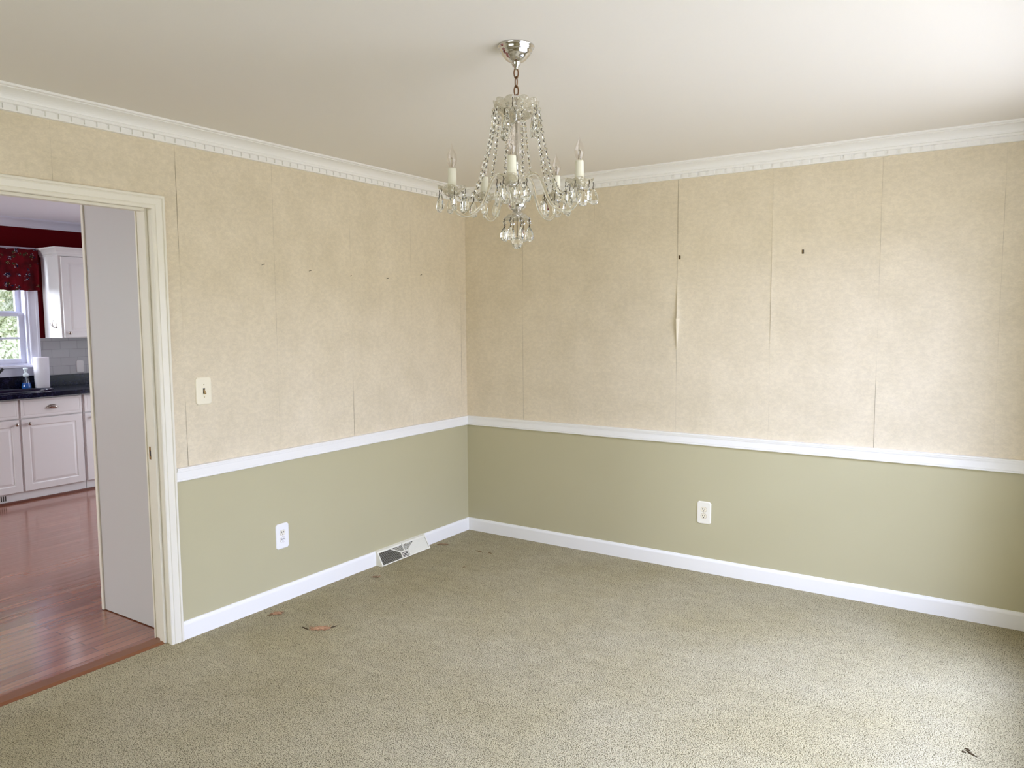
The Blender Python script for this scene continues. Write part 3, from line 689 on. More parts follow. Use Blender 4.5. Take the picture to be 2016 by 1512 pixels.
hk = thing('towel_hook', 'small brown double prong hook on the side of the wall cabinet', 'hook', (-4.045, -0.825, 1.49))
MB().ball((-4.035, -0.828, 1.478), .009, .004, .022, 12, 8).build('backplate', M['nickel'], hk)
MB().tube([(-4.035, -0.829, 1.468), (-4.035, -0.846, 1.462), (-4.030, -0.862, 1.475), (-4.028, -0.866, 1.50), (-4.028, -0.858, 1.530)], [.004, .004, .0035, .003, .0025], 8).build('prong', M['nickel'], hk)
MB().tube([(-4.035, -0.829, 1.462), (-4.05, -0.845, 1.465), (-4.07, -0.858, 1.485), (-4.082, -0.862, 1.505)], [.004, .004, .003, .0025], 8).build('prong', M['nickel'], hk)

# valance
def val_mat():
    m = new_mat('red_floral_valance_cloth', (0.25, 0.004, 0.012), 0.85, spec=0.2)
    t = N(m, 'ShaderNodeTexCoord'); s = N(m, 'ShaderNodeSeparateXYZ'); c = N(m, 'ShaderNodeCombineXYZ')
    L(m, t.outputs['Object'], s.inputs[0]); L(m, s.outputs['Y'], c.inputs['X']); L(m, s.outputs['Z'], c.inputs['Y'])
    def spots(scale, rad, seed):
        vo = N(m, 'ShaderNodeTexVoronoi'); vo.inputs['Scale'].default_value = scale; mp = N(m, 'ShaderNodeMapping'); mp.inputs['Location'].default_value = (seed, seed*1.7, 0)
        L(m, c.outputs[0], mp.inputs[0]); L(m, mp.outputs[0], vo.inputs['Vector'])
        lt = N(m, 'ShaderNodeMath', operation='LESS_THAN'); L(m, vo.outputs['Distance'], lt.inputs[0]); lt.inputs[1].default_value = rad
        return lt.outputs[0]
    def mul(a, b): n = N(m, 'ShaderNodeMath', operation='MULTIPLY'); L(m, a, n.inputs[0]); L(m, b, n.inputs[1]); return n.outputs[0]
    wn_ = nz(m, c.outputs[0], 38, 3, 0.7); sp1 = spots(13, 0.30, 1.3)
    th_ = N(m, 'ShaderNodeMath', operation='GREATER_THAN'); L(m, wn_, th_.inputs[0]); th_.inputs[1].default_value = 0.50
    petals = mul(spots(75, 0.42, 2.2), th_.outputs[0]); dots = spots(105, 0.30, 5.2)
    red = mix(m, (0.135, 0.002, 0.008), (0.06, 0.001, 0.004), ramp(m, nz(m, c.outputs[0], 11, 3), [(0.4, (0, 0, 0)), (0.65, (1, 1, 1))]))
    a = mix(m, red, (0.006, 0.009, 0.035), mul(sp1, th_.outputs[0]))
    a = mix(m, a, (0.42, 0.38, 0.44), mul(petals, sp1))
    b_ = spots(17, 0.27, 7.7)
    a = mix(m, a, (0.03, 0.028, 0.012), mul(b_, th_.outputs[0]))
    a = mix(m, a, (0.40, 0.30, 0.15), mul(dots, b_))
    base(m, a); return m
M['val'] = val_mat()
va = thing('window_valance', 'deep red floral cloth valance hanging over the kitchen window', 'valance', (KX, -1.325, 2.16))
vs = []; yl, yr = -1.84, -0.884; nn, mm_ = 160, 14
for j in range(mm_ + 1):
    z = 2.165 - (2.165 - 1.795)*j/mm_
    for i in range(nn + 1):
        t = i/nn; y = yl + (yr - yl)*t; fold = 0.010*math.sin(t*58 + 0.6*math.sin(j*.4)) * (0.35 + 0.65*j/mm_) + 0.007*math.sin(t*23 + 1)
        vs.append((KX + 0.085 + fold, y, z + 0.003*math.sin(t*40)))
fs = [(j*(nn+1)+i, j*(nn+1)+i+1, (j+1)*(nn+1)+i+1, (j+1)*(nn+1)+i) for j in range(mm_) for i in range(nn)]
o = MB().add(vs, fs, True).build('cloth', M['val'], va); s_ = o.modifiers.new('thick', 'SOLIDIFY'); s_.thickness = 0.002
MB().tube([(KX + .02, yr + .004, 2.135), (KX + .055, yr + .004, 2.135), (KX + .055, yl, 2.135), (KX + .02, yl, 2.135)], .006, 8).build('curtain_rod', M['bronze'], va)
rb = MB(); rb.box(KX + .022, KX + .088, yr, yr + .003, 2.115, 2.162); rb.build('side_return', M['val'], va)

# paper towel roll, soap, tile outlet
tw = thing('paper_towel_roll', 'white paper towel roll upright on the kitchen counter', 'paper towel', (-4.165, -0.918, 0.914))
MB().lathe([(.020, 0), (.058, 0), (.060, .004), (.0640, .275), (.0630, .280), (.020, .280)], (-4.165, -0.918, 0.9145), 40, close=True).build('sheets', M['towel'], tw)
MB().lathe([(.0185, .002), (.0197, .002), (.0197, .279), (.0185, .279)], (-4.165, -0.918, 0.9145), 24, close=True).build('core_tube', M['toggle'], tw)
sb = thing('soap_bottle', 'clear pump bottle of blue soap beside the paper towel', 'soap bottle', (-4.185, -1.045, 0.914))
c = (-4.185, -1.045, 0.9145)
MB().lathe([(0, 0), (.036, 0), (.039, .004), (.039, .025), (.033, .055), (.024, .085), (.016, .105), (.013, .112)], c, 28).build('bottle', M['soapgl'], sb)
MB().lathe([(0, .002), (.035, .002), (.037, .006), (.037, .025), (.031, .053), (0, .053)], c, 28).build('liquid', M['soapliq'], sb)
MB().lathe([(0, .110), (.021, .110), (.023, .114), (.023, .132), (.018, .138), (.012, .141), (.009, .152), (.013, .158), (.013, .170), (.019, .176), (.019, .188), (0, .190)], c, 20).build('pump_head', M['pump'], sb)
MB().tube([(c[0], c[1], c[2] + .183), (c[0] + .03, c[1] - .006, c[2] + .186), (c[0] + .042, c[1] - .008, c[2] + .178)], .005, 8).build('nozzle', M['pump'], sb)
MB().tube([(c[0], c[1], c[2] + .11), (c[0] + .002, c[1] + .004, c[2] + .01)], .0022, 6).build('dip_tube', M['pump'], sb)

# tall pantry
pa = thing('pantry_cabinet', 'tall plain white pantry side filling the right of the doorway', 'cabinet', (-.42, -1.96, 0))
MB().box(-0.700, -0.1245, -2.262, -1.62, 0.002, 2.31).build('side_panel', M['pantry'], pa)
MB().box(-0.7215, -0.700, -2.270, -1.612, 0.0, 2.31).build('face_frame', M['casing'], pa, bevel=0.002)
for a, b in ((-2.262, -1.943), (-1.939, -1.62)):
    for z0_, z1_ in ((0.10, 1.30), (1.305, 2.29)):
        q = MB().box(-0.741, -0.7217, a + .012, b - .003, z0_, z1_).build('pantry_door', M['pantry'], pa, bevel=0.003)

# ================================================================== WALL PLATES
def plate(parent, out, u, z, w, h, mat, ch=0.011, name='cover_plate', t=0.006):
    x0, x1, y0, y1 = -w/2, w/2, -h/2, h/2
    octo = lambda d: [(x0 + ch, y0 + d), (x1 - ch, y0 + d), (x1 - d, y0 + ch), (x1 - d, y1 - ch), (x1 - ch, y1 - d), (x0 + ch, y1 - d), (x0 + d, y1 - ch), (x0 + d, y0 + ch)]
    vs = []
    for d, tt in ((0, 0), (0, t*.5), (.0035, t*.92), (.006, t)): vs += [out(u + a, z + b, tt) for a, b in octo(d)]
    fs = [tuple(range(8)), tuple(24 + k for k in range(8))] + [(l*8+k, l*8+(k+1) % 8, (l+1)*8+(k+1) % 8, (l+1)*8+k) for l in range(3) for k in range(8)]
    return MB().add(vs, fs).build(name, mat, parent)
def disc(out, u, z, ru, rz, t0, t1, n=24, flat=None):
    vs = []
    for t in (t0, t1):
        for k in range(n):
            a = 2*PI*k/n; uu, zz = ru*math.cos(a), rz*math.sin(a)
            if flat: zz = max(-flat, min(flat, zz))
            vs.append(out(u + uu, z + zz, t))
    return MB().add(vs, [tuple(range(n)), tuple(range(n, 2*n))] + [(k, (k+1) % n, n + (k+1) % n, n + k) for k in range(n)])
def bxo(mb, out, u0, u1, z0, z1, t0, t1):
    vs = [out(u, z, t) for t in (t0, t1) for z in (z0, z1) for u in (u0, u1)]
    return mb.add(vs, [(0, 2, 3, 1), (4, 5, 7, 6), (0, 1, 5, 4), (2, 6, 7, 3), (0, 4, 6, 2), (1, 3, 7, 5)])
def outlet(out, u, z, w, h, mat, face, label, loc, second=None):
    t = thing('wall_outlet', label, 'outlet', loc)
    plate(t, out, u, z, w, h, mat)
    for k, s in enumerate((1, -1)):
        zc = z + s*0.0195
        disc(out, u, zc, .0180, .0180, .0055, .0062, flat=.0148).build('gap_ring', M['toggle'], t)
        f = disc(out, u, zc, .0168, .0168, .0058, .0072, flat=.0138).build('receptacle_face', (second or face) if k else face, t)
        sl = MB(); bxo(sl, out, u - .0085, u - .0050, zc - .001, zc + .0085, .0070, .0078); bxo(sl, out, u + .0050, u + .0082, zc - .001, zc + .0075, .0070, .0078)
        q = disc(out, u, zc - .0080, .0032, .0034, .0070, .0078, 12); sl.add(q.v, q.f)
        sl.build('slots', M['slot'], f)
    disc(out, u, z, .0022, .0022, .0058, .0070, 10).build('screw', M['brass'], t)
    return t
outlet(outL, -1.667, 0.3585, 0.086, 0.137, M['whitepl'], M['creampl'], 'bright white duplex outlet low on the left wall', (0, -1.667, .36), M['whitepl'])
outlet(outB, 1.749, 0.361, 0.086, 0.135, M['creampl'], M['ivory'], 'cream duplex outlet low on the sage wall right of the corner', (1.749, 0, .36))
sw = thing('light_switch', 'ivory light switch plate on the wallpaper beside the doorway', 'switch', (0, -2.106, 1.18))
outLs = lambda u, z, t: (t + 0.0015, u, z)
plate(sw, outLs, -2.106, 1.180, 0.084, 0.132, M['ivory'], ch=.009)
bxo(MB(), outLs, -2.1115, -2.1005, 1.1675, 1.1935, .0055, .0063).build('toggle_slot', M['slot'], sw)
tg_ = MB(); vs = [outLs(-2.106 + a, z, t) for a in (-.0038, .0038) for z, t in ((1.188, .006), (1.172, .006), (1.164, .017), (1.170, .019))]
tg_.add(vs, [(0, 1, 2, 3), (7, 6, 5, 4), (0, 4, 5, 1), (1, 5, 6, 2), (2, 6, 7, 3), (3, 7, 4, 0)]).build('toggle', M['toggle'], sw, bevel=.0008)
for dz in (.030, -.030): disc(outLs, -2.106, 1.1805 + dz, .0026, .0026, .0058, .0068, 12).build('screw', M['brass'], sw)
ko = thing('wall_outlet', 'pale outlet on the kitchen tile right of the paper towel', 'outlet', (KX + .008, -.525, 1.07))
outK = lambda u, z, t: (KX + .008 + t, u, z)
plate(ko, outK, -.525, 1.085, .072, .115, M['cab'], ch=.010)
for s in (1, -1): disc(outK, -.525, 1.085 + s*.0195, .0165, .0165, .0055, .0072, flat=.0138).build('receptacle_face', M['cab'], ko)

# nails and anchors left in the walls
for k, (y, z) in enumerate(((-1.739, 1.799), (-1.426, 1.783), (-1.117, 1.768), (-0.808, 1.765), (-0.491, 1.800))):
    nm = ('farthest from the corner', 'second from the doorway side', 'on a wallpaper seam, middle of five', 'second from the corner', 'closest to the corner')[k]
    ln = (0.020, 0.016, 0.010, 0.013, 0.012)[k]
    n_ = MB().tube([(0.0, y, z), (ln, y + .001, z + .004)], .0012, 6).ball((ln, y + .001, z + .004), .0028, .0028, .0028, 8, 5).build('nail', M['pin'])
    tag(n_, 'small dark picture nail on the left wallpaper, ' + nm, 'nail', 'picture nails in a row on the left wall')
for x, z, lb, kk in ((1.577, 1.868, 'dark picture hanger beside the torn wallpaper seam', 0), (2.272, 1.864, 'small dark square picture hanger on the paper between two seams', 1)):
    t = thing('picture_hanger', lb, 'picture hanger', (x, 0, z))
    MB().box(x - .003, x + .007, -.0045, -.0012, z - .011, z + .011).build('hanger_plate', M['slitdim'], t, bevel=.001)
    MB().box(x + .003, x + .0072, -.0075, -.0042, z - .0105, z + .0105).build('hanger_hook', M['pin'], t)

# ================================================================== FLOOR REGISTER
rg = thing('floor_register', 'cream slanted metal baseboard heating register below the left wall', 'register', (0, -.739, 0))
R0, R1 = -0.967, -0.512; RL = R1 - R0
TX, TZ, BXx, BZ = 0.020, 0.085, 0.066, 0.003         # face top and bottom edges
fl = math.hypot(BXx - TX, TZ - BZ)
ex, ez = (TX - BXx)/fl, (TZ - BZ)/fl                 # up the face
nx_, nz_ = ez, -ex                                  # outward normal
def face(u, v, t): return (BXx + ex*v + nx_*t, R0 + u, BZ + ez*v + nz_*t)
sh = MB().extrude([(0, 0), (BXx - .003, 0), (TX - .003, TZ), (0, TZ + .004), ], lambda a, b, t: (a, t, b), R0 - .0004, R0 + .002).extrude([(0, 0), (BXx - .003, 0), (TX - .003, TZ), (0, TZ + .004)], lambda a, b, t: (a, t, b), R1 - .002, R1)
sh.extrude([(0, TZ + .002), (0, TZ + .005), (TX, TZ + .001), (TX, TZ - .002)], lambda a, b, t: (a, t, b), R0, R1).build('end_housing', M['register'], rg)
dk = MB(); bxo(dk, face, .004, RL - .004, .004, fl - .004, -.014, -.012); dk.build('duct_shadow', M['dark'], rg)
fr = MB(); m_ = .0085
for a, b, c_, d_ in ((m_, RL - m_, 0, .006), (m_, RL - m_, fl - .010, fl), (0, m_, 0, fl), (RL - m_, RL, 0, fl)): bxo(fr, face, a, b, c_, d_, -.003, .0015)
fr.build('register_frame', M['register'], rg)
vt_, kv = fl - .010, .044                            # top of openings, kink height
uL0, uL1, uR0, uR1 = .118, .193, RL - .118, RL - .193
def strip(mb, p, q, w, t0=-.004, t1=.0008):
    p, q = Vector(p), Vector(q); d = (q - p).normalized(); n2 = Vector((-d.y, d.x))*w/2
    pr = [p + n2, q + n2, q - n2, p - n2]
    vs = [face(a.x, a.y, t) for t in (t0, t1) for a in pr]
    mb.add(vs, [(0, 1, 2, 3), (7, 6, 5, 4)] + [(k, (k+1) % 4, 4 + (k+1) % 4, 4 + k) for k in range(4)])
dv = MB()
strip(dv, (uL0, vt_), (uL1, kv), .005); strip(dv, (uL1, kv), (uL1, .004), .005); strip(dv, (uR0, vt_), (uR1, kv), .005); strip(dv, (uR1, kv), (uR1, .004), .005)
strip(dv, (uL1, kv), (uR1, kv), .006); strip(dv, (RL/2, kv), (RL/2, vt_), .006)
dv.build('divider_bars', M['register'], rg)
def top_of(u): return vt_ if u < uL0 else vt_ + (kv - vt_)*(u - uL0)/(uL1 - uL0)
fn_ = MB(); u = m_ + .004
while u < uL1 - .003:                               # left fins, leaning so that the dark duct shows
    v1 = top_of(u)
    vs = [face(u + du, v, t) for du, t in ((0, .0), (.0012, .0), (.0106, -.010), (.0094, -.010)) for v in (.005, v1)]
    fn_.add(vs, [(0, 1, 3, 2), (2, 3, 5, 4), (4, 5, 7, 6), (6, 7, 1, 0)]); u += .0086
fn_.build('left_fins', M['register'], rg)
fn_ = MB(); u = m_ + .003
while u < uL1 - .003:                               # right fins, leaning the other way, closed from this side
    v1 = top_of(u); U = RL - u
    vs = [face(U + du, v, t) for du, t in ((0, .0), (-.0012, .0), (-.0085, -.009), (-.0072, -.009)) for v in (.005, v1)]
    fn_.add(vs, [(0, 1, 3, 2), (2, 3, 5, 4), (4, 5, 7, 6), (6, 7, 1, 0)]); u += .0066
fn_.build('right_fins', M['register'], rg)
ar = MB()
for s, cu in ((-1, RL/2 - .004), (1, RL/2 + .004)):
    r_ = .010
    while r_ < .125:
        last = None
        for k in range(13):
            a = PI/2*k/12
            uu, vv = r_*1.15*math.cos(a), r_*math.sin(a)*0.62
            pu, pv = cu + s*(uu), kv + .002 + vv
            lim = kv + (vt_ - kv)*min(1, max(0, (abs(pu - RL/2) - (RL/2 - uL1))/(uL1 - uL0)))
            ok = pv <= vt_ and pv >= lim - .0005
            if ok and last: strip(ar, last, (pu, pv), .0022)
            last = (pu, pv) if ok else None
        r_ += .0092
for v in (.012, .021, .030, .038): strip(ar, (uL1, v), (uR1, v), .0034)
ar.build('centre_louvres', M['register'], rg)
lv = MB(); bxo(lv, face, RL/2 - .004, RL/2 + .004, vt_ - .006, vt_ + .006, -.002, .007); lv.build('damper_lever', M['register'], rg, bevel=.001)
bxo(MB(), face, RL/2 - .0075, RL/2 - .0045, vt_ - .004, vt_ + .008, .0012, .0022).build('lever_slot', M['slot'], rg)

# ================================================================== TEARS IN THE CARPET
def tear(x, y, L_, Wd, ang, label, tuft=True, slits=((0, 0, 1.0, 0),), dim=False, seed=1, faded=False):
    rr = random.Random(seed); t = thing('carpet_tear', label, 'carpet damage', (x, y, 0.0))
    ca, sa = math.cos(ang), math.sin(ang); T = lambda a, b, h: (x + a*ca - b*sa, y + a*sa + b*ca, h)
    if tuft:
        tb_ = MB(); n = 26; vs = [T(0, 0, .006)]
        for q in (0.55, 1.0):
            for k in range(n):
                a = 2*PI*k/n; w = 0.40 + 0.75*rr.random()
                vs.append(T(L_/2*q*math.cos(a)*w, Wd/2*q*math.sin(a)*w, (.0055 if q < 1 else .0012) + .004*rr.random()*(q < 1)))
        fs = [(0, 1+k, 1+(k+1) % n) for k in range(n)] + [(1+k, 1+n+k, 1+n+(k+1) % n, 1+(k+1) % n) for k in range(n)]
        if not faded: tb_.add(vs, fs)
        for _ in range(int((70 if not faded else 110)*L_/0.12)):
            a = rr.uniform(-.5, .5)*L_; b = rr.uniform(-.45, .45)*Wd; d = rr.uniform(0, 2*PI); l = rr.uniform(.004, .011)
            tb_.tube([T(a, b, .004), T(a + l*.5*math.cos(d), b + l*.5*math.sin(d), .006 + rr.random()*.003), T(a + l*math.cos(d), b + l*math.sin(d), .005)], .0011, 5)
        tb_.build('pad_fibres', M['teardim'] if faded else M['tear'], t)
    for a, b, l, d in slits:
        sm = MB(); l *= L_; w = .0055; pts = []
        p0, p1 = (a - l/2*math.cos(d), b - l/2*math.sin(d)), (a + l/2*math.cos(d), b + l/2*math.sin(d))
        for k in range(7):
            q = k/6; pts.append(T(p0[0] + (p1[0]-p0[0])*q + rr.uniform(-.002, .002), p0[1] + (p1[1]-p0[1])*q + rr.uniform(-.003, .003), .0015))
        sm.tube(pts, [.0008, .0025, .0035, .0035, .003, .002, .0008], 6)
        sm.build('slit', M['slitdim'] if dim else M['slit'], t)
tear(0.455, -1.825, .105, .060, .62, 'large orange brown rip in the carpet between outlet and doorway', slits=((-.075, .010, .55, -.72), (.060, .018, .45, .85), (.01, .012, .2, .3)), seed=3)
tear(0.115, -1.818, .068, .045, .75, 'smaller orange tear in the carpet close to the left baseboard', slits=((-.03, -.015, .45, -.6), (.035, .01, .4, -.5)), dim=True, seed=5)
tear(0.088, -0.405, .050, .016, .35, 'dark brown frayed spot at the end of the floor register', slits=((.02, .012, .9, -.15), (-.03, -.004, .5, .2)), dim=True, seed=8, faded=True)
tear(0.395, -0.395, .085, .02, .1, 'long thin dark crease in the carpet near the corner', tuft=False, slits=((-.01, 0, .8, -.22), (.07, .0, .35, -.1)), dim=True, seed=9)
tear(0.165, -1.125, .05, .02, .6, 'faint reddish worn spot below the left baseboard end by the register', slits=((0, 0, .5, -.3),), dim=True, seed=11, faded=True)
tear(0.49, -0.70, .02, .01, .8, 'tiny dark fleck in the carpet out from the register', tuft=False, slits=((0, 0, 1.0, .3),), dim=True, seed=12)
tear(3.185, -1.345, .045, .02, -.5, 'dark frayed snag in the bright carpet at lower right', tuft=False, slits=((0, 0, 1.0, -.1), (-.022, .012, .5, -.1), (-.02, -.012, .35, -.2)), seed=13)

# ================================================================== CHANDELIER
CX, CY = 1.850, -2.165
FA = math.atan2(-4.3221 - CY, 3.2595 - CX)           # bearing of the front arm side
ch = thing('chandelier', 'five arm crystal chandelier with candle bulbs hanging from the ceiling', 'chandelier', (CX, CY, CEIL))
P = lambda r, a, z: (CX + r*math.cos(a), CY + r*math.sin(a), z)
# canopy
MB().lathe([(0, 0), (.0600, 0), (.0615, -.003), (.0600, -.006), (.0560, -.009), (.0555, -.014), (.0530, -.019), (.0490, -.022), (.0480, -.027), (.0430, -.033), (.0385, -.036), (.0360, -.041),
            (.0270, -.048), (.0170, -.052), (.0150, -.053), (.0155, -.057), (.0125, -.063), (.0075, -.067), (.0065, -.072), (.0040, -.075), (0, -.075)], (CX, CY, CEIL), 48).build('canopy', M['chrome'], ch)
# chain
zc = CEIL - .072
for k in range(4):
    a0 = zc - .0285*k; hw, hl = .0068, .0185; ang = FA + (PI/2 if k % 2 == 0 else 0) + (.5 if k == 1 else 0)
    pts = []
    for q in range(20):
        a = 2*PI*q/20; u_ = hw*math.cos(a); z = a0 - .0135 + (hl - hw*.2)*math.sin(a)
        pts.append((CX + u_*math.cos(ang), CY + u_*math.sin(ang), z))
    MB().tube(pts, .0021, 8, closed=True).build('chain_link', M['rust'], ch)
# top dish: scalloped pressed glass bowl
def scallop(nl, amp, rmax, lift=0.0):
    def f(a, r, h):
        k = (r/rmax)**3; c = abs(math.cos(nl*a/2)); return r*(1 + amp*(c - .6)*k), h + lift*(c)*k
    return f
ZT = 2.204
dish = [(.006, -.034), (.022, -.034), (.045, -.028), (.062, -.014), (.072, .006), (.074, .020), (.0715, .020), (.069, .007), (.058, -.011), (.043, -.0245), (.022, -.0305), (.006, -.0305)]
MB().lathe(dish, (CX, CY, ZT), 80, close=True, wave=scallop(10, .10, .074, .007)).build('top_dish', M['dish_glass'], ch)
MB().tube([(CX, CY, 2.246), (CX, CY, 1.86)], .0042, 10).build('centre_rod', M['chrome'], ch)
MB().lathe([(.0050, .0), (.011, -.002), (.011, -.010), (.005, -.014)], (CX, CY, 2.248), 16).build('loop_cap', M['chrome'], ch)
# central glass balusters
col = [(.006, 2.186), (.022, 2.183), (.024, 2.172), (.016, 2.166), (.012, 2.158), (.014, 2.145), (.022, 2.125), (.032, 2.100), (.036, 2.082), (.034, 2.064), (.024, 2.045), (.012, 2.032), (.010, 2.026)]
MB().lathe([(r_, z - 2.1) for r_, z in col], (CX, CY, 2.1), 32).build('glass_vase', M['vase_glass'], ch)
col = [(.010, 2.026), (.020, 2.022), (.017, 2.012), (.022, 2.000), (.027, 1.985), (.025, 1.968), (.015, 1.950), (.013, 1.935), (.020, 1.925), (.020, 1.917), (.010, 1.912)]
MB().lathe([(r_, z - 2.0) for r_, z in col], (CX, CY, 2.0), 32).build('glass_baluster', M['crystal'], ch)
MB().lathe([(0, 1.912), (.022, 1.912), (.030, 1.905), (.032, 1.893), (.028, 1.882), (.018, 1.876), (.012, 1.868), (0, 1.866)], (CX, CY, 0), 32).build('hub', M['chrome'], ch)
# lower dish and finial ball
low = [(.005, 1.870), (.015, 1.869), (.030, 1.863), (.043, 1.853), (.047, 1.850), (.045, 1.847), (.029, 1.859), (.014, 1.865), (.005, 1.866)]
MB().lathe([(r_, z - 1.85) for r_, z in low], (CX, CY, 1.85), 60, close=True, wave=scallop(10, .08, .046, -.003)).build('lower_dish', M['dish_glass'], ch)
MB().tube([(CX, CY, 1.866), (CX, CY, 1.790)], .0015, 8).build('finial_wire', M['pin'], ch)
MB().ball((CX, CY, 1.768), .0185, .0185, .020, 12, 8, smooth=False).build('finial_ball', M['crystal'], ch)

def drop_mesh(h=.058, w=.0175, d=.010):
    """flattened pear shaped crystal hanging down from the origin"""
    prof = [(0.00, 0.0), (.14, -.02), (.34, -.09), (.62, -.23), (.88, -.42), (1.0, -.60), (1.0, -.73), (.88, -.87), (.58, -.96), (0.0, -1.0)]
    b = MB(); n = 10; vs = []
    for r_, z in prof[1:-1]:
        for k in range(n): a = 2*PI*k/n; vs.append((w*r_*math.cos(a), d*r_*math.sin(a), h*z))
    top = len(vs); vs += [(0, 0, 0), (0, 0, -h)]; fs = []
    for i in range(len(prof) - 3):
        for k in range(n): q = (k+1) % n; fs.append((i*n+k, i*n+q, (i+1)*n+q, (i+1)*n+k))
    for k in range(n): q = (k+1) % n; fs.append((top, q, k)); fs.append((top+1, (len(prof)-3)*n+k, (len(prof)-3)*n+q))
    return b.add(vs, fs, False)
dm = drop_mesh(.052, .0150, .008).mesh('crystal_drop', M['crystal']); dlow = drop_mesh(.046, .0140, .009).mesh('crystal_drop', M['crystal']); dbig = drop_mesh(.060, .0170, .008).mesh('crystal_drop', M['crystal'])
dhook = MB().tube([(0, 0, .013), (.0018, 0, .008), (-.001, 0, .003), (0, 0, -.003)], .0011, 6).mesh('drop_pin', M['pin'])
import bmesh as _bm
for me in (dm, dbig, dlow):
    b_ = _bm.new(); b_.from_mesh(me); _bm.ops.recalc_face_normals(b_, faces=b_.faces); b_.to_mesh(me); b_.free()
def hang(parent, loc, rot, mesh=dm, pin=True, tilt=0.0):
    o = bpy.data.objects.new('crystal_drop', mesh); COL.objects.link(o); o.parent = parent
    o.matrix_parent_inverse = parent.matrix_basis.inverted()
    o.matrix_basis = Matrix.Translation(loc) @ Matrix.Rotation(rot, 4, 'Z') @ Matrix.Rotation(tilt, 4, 'Y')
    return o
rnd = random.Random(4)
def hook_at(par, p, l=.013):
    MB().tube([(p[0], p[1], p[2] + l), (p[0] + .0015, p[1], p[2] + l*.55), (p[0] - .001, p[1], p[2] + l*.2), (p[0], p[1], p[2] - .003)], .0012, 6).build('wire_hook', M['pin'], par)

ch_inv = None
def child(o, parent): o.parent = parent; return o
AZ = [FA + math.radians(d_) for d_ in (-4, 68, -76, 140, -148)]   # front, right, left, back right, back left
SAG = [-.020, -.009, -.025, -.012, -.011]
ZCUP = 1.958
def bez(p0, p1, p2, p3, n):
    return [tuple((1-t)**3*a + 3*(1-t)**2*t*b + 3*(1-t)*t*t*c_ + t**3*d_ for a, b, c_, d_ in zip(p0, p1, p2, p3)) for t in [i/n for i in range(n + 1)]]
for ai, (az, sg) in enumerate(zip(AZ, SAG)):
    RC = .217
    rz = bez((.012, 1.890), (.018, 1.975), (.040, 1.995), (.062, 1.992), 10)[:-1] + bez((.062, 1.992), (.092, 1.988), (.095, 1.925), (.122, 1.892), 10)[:-1] + bez((.122, 1.892), (.160, 1.850), (RC, 1.868), (RC, 1.940), 14)
    pts = [P(r_, az, z + sg*(r_/RC)**2) for r_, z in rz]
    arm = MB().tube(pts, .0056, 12).build('arm', M['arm_glass'], ch)
    zc_ = ZCUP + sg; C_ = P(RC, az, zc_)
    cap = MB().lathe([(0, -.022), (.011, -.022), (.016, -.017), (.016, -.013), (.006, -.010), (.006, 0)], C_, 20).build('cup_holder', M['chrome'], arm)
    bo = [(.008, -.0165), (.019, -.0165), (.026, -.010), (.033, .001), (.046, .0045), (.047, .0075), (.032, .0055), (.024, -.005), (.017, -.012), (.008, -.012)]
    cup = MB().lathe(bo, C_, 60, close=True, wave=scallop(6, .16, .047, .006)).build('drip_cup', M['dish_glass'], arm)
    MB().lathe([(0, -.008), (.0140, -.008), (.0148, .0), (.0138, .068), (.0125, .072), (0, .072)], C_, 24).build('candle_sleeve', M['candle'], arm)
    # flame tip bulb
    bl = [(.0065, .070), (.0085, .076), (.0138, .086), (.0168, .099), (.0162, .110), (.0118, .123), (.0062, .134), (.0030, .141), (.0014, .147), (.0004, .152), (0, .153)]
    bulb = MB().lathe(bl, C_, 20).build('candle_bulb', M['bulb_glass'], arm)
    MB().tube([(C_[0] - .003, C_[1], C_[2] + .073), (C_[0] - .004, C_[1], C_[2] + .100), (C_[0], C_[1], C_[2] + .106), (C_[0] + .004, C_[1], C_[2] + .100), (C_[0] + .003, C_[1], C_[2] + .073)], .0010, 6).build('filament', M['nickel'], arm)
    # pendants round the cup
    for k in range(6):
        a = az + PI/6 + k*PI/3
        q = (C_[0] + .0455*math.cos(a), C_[1] + .0455*math.sin(a), C_[2] - .016)
        hang(arm, q, rnd.uniform(0, PI), dm, tilt=rnd.uniform(-.06, .06)); hook_at(arm, q, .020)
# pendants of the top dish and lower dish
for k in range(5):
    a = FA + math.radians(-9 + 72*k); q = P(.074, a, ZT - .022)
    if k == 0: q = P(.078, a, ZT - .008)
    hang(ch, q, rnd.uniform(0, PI) if k else a + 1.2, dbig); hook_at(ch, q, .026)
for d_ in (-34, 110, 218):
    a = FA + math.radians(d_); q = P(.069, a, ZT - .030); hang(ch, q, a + PI/2 + .2, dbig); hook_at(ch, q, .018)
for k in range(8):
    a = FA + 2*PI*k/8 + .3; q = P(.044 + .002*(k % 2), a, 1.820)
    hang(ch, q, rnd.uniform(0, PI), dlow); hook_at(ch, q, .012); hook_at(ch, (q[0], q[1], 1.840), .010)
    MB().ball((q[0], q[1], 1.8360), .0058, .0058, .0052, 8, 5, smooth=False).build('crystal_bead', M['crystal'], ch)
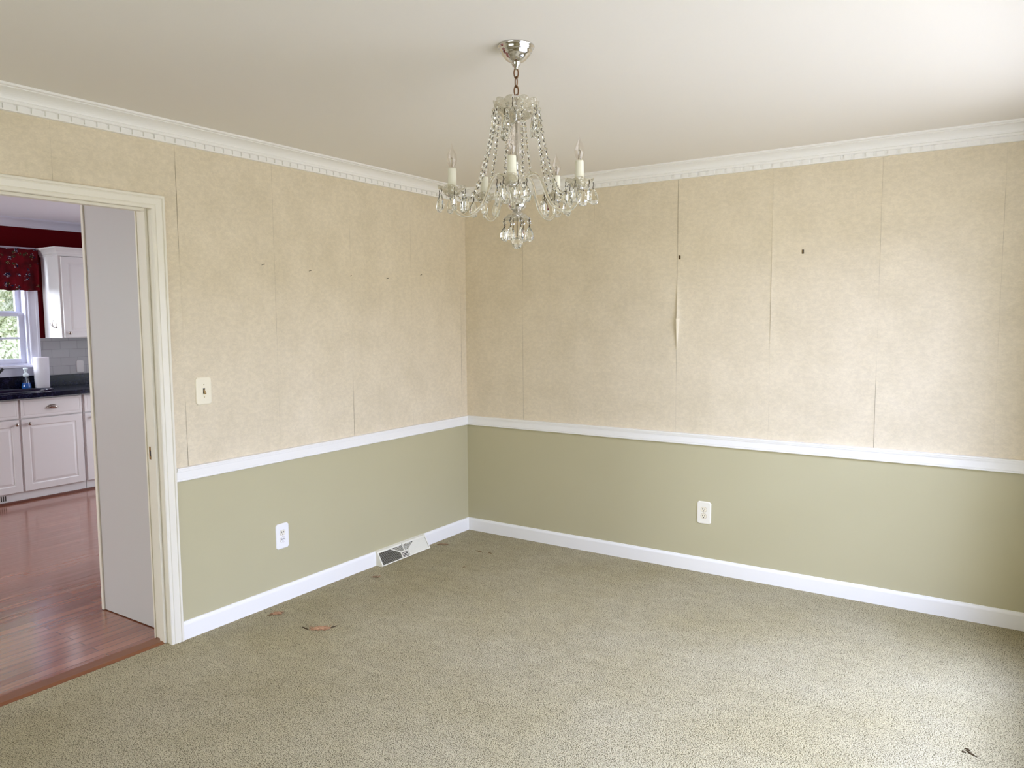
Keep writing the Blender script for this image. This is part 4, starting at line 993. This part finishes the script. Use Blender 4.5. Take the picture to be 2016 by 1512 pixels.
# bead strands from the top dish down to each cup
def catenary(p, q, low, n=60):
    """hanging strand: steep at the top, dipping below the far end"""
    p, q = Vector(p), Vector(q); c1 = p + Vector((0, 0, -.10)) + (q - p)*.05; c1.z = p.z - .13
    c2 = Vector((p.x + (q.x - p.x)*.62, p.y + (q.y - p.y)*.62, q.z - low))
    return [Vector(t) for t in bez(p, c1, c2, q, n)]
for ai, (az, sg) in enumerate(zip(AZ, SAG)):
    for s in (-1, 1):
        top = P(.075, az + s*math.radians(18), ZT + .012)
        cc_ = P(.217, az, ZCUP + sg); aa = az + PI - s*math.radians(58)
        end = (cc_[0] + .044*math.cos(aa), cc_[1] + .044*math.sin(aa), cc_[2] - .002)
        path = catenary(top, end, .105 + .02*(ai % 2)); bd = MB(); pn = MB(); acc = 0.0; nxt = .014; step = .0188
        for i in range(1, len(path)):
            seg = path[i] - path[i-1]; l = seg.length
            while acc + l >= nxt:
                c = path[i-1] + seg*((nxt - acc)/l); d = seg.normalized()
                b1 = MB().ball((0, 0, 0), .0072, .0050, .0068, 8, 6, smooth=False); R_ = d.to_track_quat('Z', 'Y').to_matrix().to_4x4()
                b1.xform(Matrix.Translation(c) @ R_ @ Matrix.Rotation(rnd.random(), 4, 'Z')); bd.add(b1.v, b1.f, False)
                w = c + d*step/2; sd = d.cross(Vector((rnd.uniform(-1, 1), rnd.uniform(-1, 1), .3))).normalized()*.0012
                pn.tube([w - d*.0040, w + sd, w + d*.0040], .0013, 5)
                nxt += step
            acc += l
        st_ = bd.build('bead_strand', M['crystal'], ch); pn.build('strand_pins', M['pin'], st_)

# ================================================================== OUTDOORS beyond the sink window
g = MB().box(-14, KX - .16, -9, 6, -0.35, -0.3).build('ground_outside', M['grass']); S(g, 'lawn outside the kitchen window', 'lawn')
hd = thing('hedge', 'leafy shrub with daylight glare in its leaf colours, seen through the kitchen window', 'shrub', (-7.2, -0.6, -.3))
rr = random.Random(21); lf = MB()
for _ in range(34000):
    y = rr.gauss(0.05, 0.75); z = rr.uniform(0.3, 3.0); x = -6.75 - rr.random()*.55 + .28*noise.noise(Vector((y*1.9, z*1.9, 2)))
    if noise.noise(Vector((y*2.6, z*2.6, 5.0))) < -.33: continue
    s = rr.uniform(.014, .032); R_ = Matrix.Rotation(rr.uniform(0, 6.28), 3, 'Z') @ Matrix.Rotation(rr.uniform(-1.3, 1.3), 3, 'X')
    vv = [Vector((x, y, z)) + R_ @ Vector(p) for p in ((-s, 0, 0), (0, -s*.5, .004), (s, 0, 0), (0, s*.5, .004))]
    lf.add(vv, [(0, 1, 2, 3)])
f_ = lf.build('foliage', M['leaf'], hd, recalc=False); f_['kind'] = 'stuff'
im_ = MB(); vs = []; ny, nz2 = 60, 50
for k in range(nz2 + 1):
    for i in range(ny + 1):
        y, z = -2.4 + 4.4*i/ny, -.3 + 3.9*k/nz2; vs.append((-7.35 + .35*noise.noise(Vector((y*1.7, z*1.7, 2))) + .12*noise.noise(Vector((y*7, z*7, 4))), y, z))
fs = [(k*(ny+1)+i, k*(ny+1)+i+1, (k+1)*(ny+1)+i+1, (k+1)*(ny+1)+i) for k in range(nz2) for i in range(ny)]
o = im_.add(vs, fs, True).build('inner_foliage', M['leafin'], hd); so = o.modifiers.new('thick', 'SOLIDIFY'); so.thickness = .5; so.offset = -1
sm = MB()
for k in range(14):
    y = -2.2 + k*.28; pts = [(-7.4 + rr.uniform(-.1, .1), y, -.3)]
    for q in range(4): pts.append((pts[-1][0] + rr.uniform(-.12, .14), pts[-1][1] + rr.uniform(-.15, .15), -.3 + (q+1)*.55))
    sm.tube(pts, [.025, .02, .015, .01, .006], 6)
sm.build('stems', M['bark'], hd)
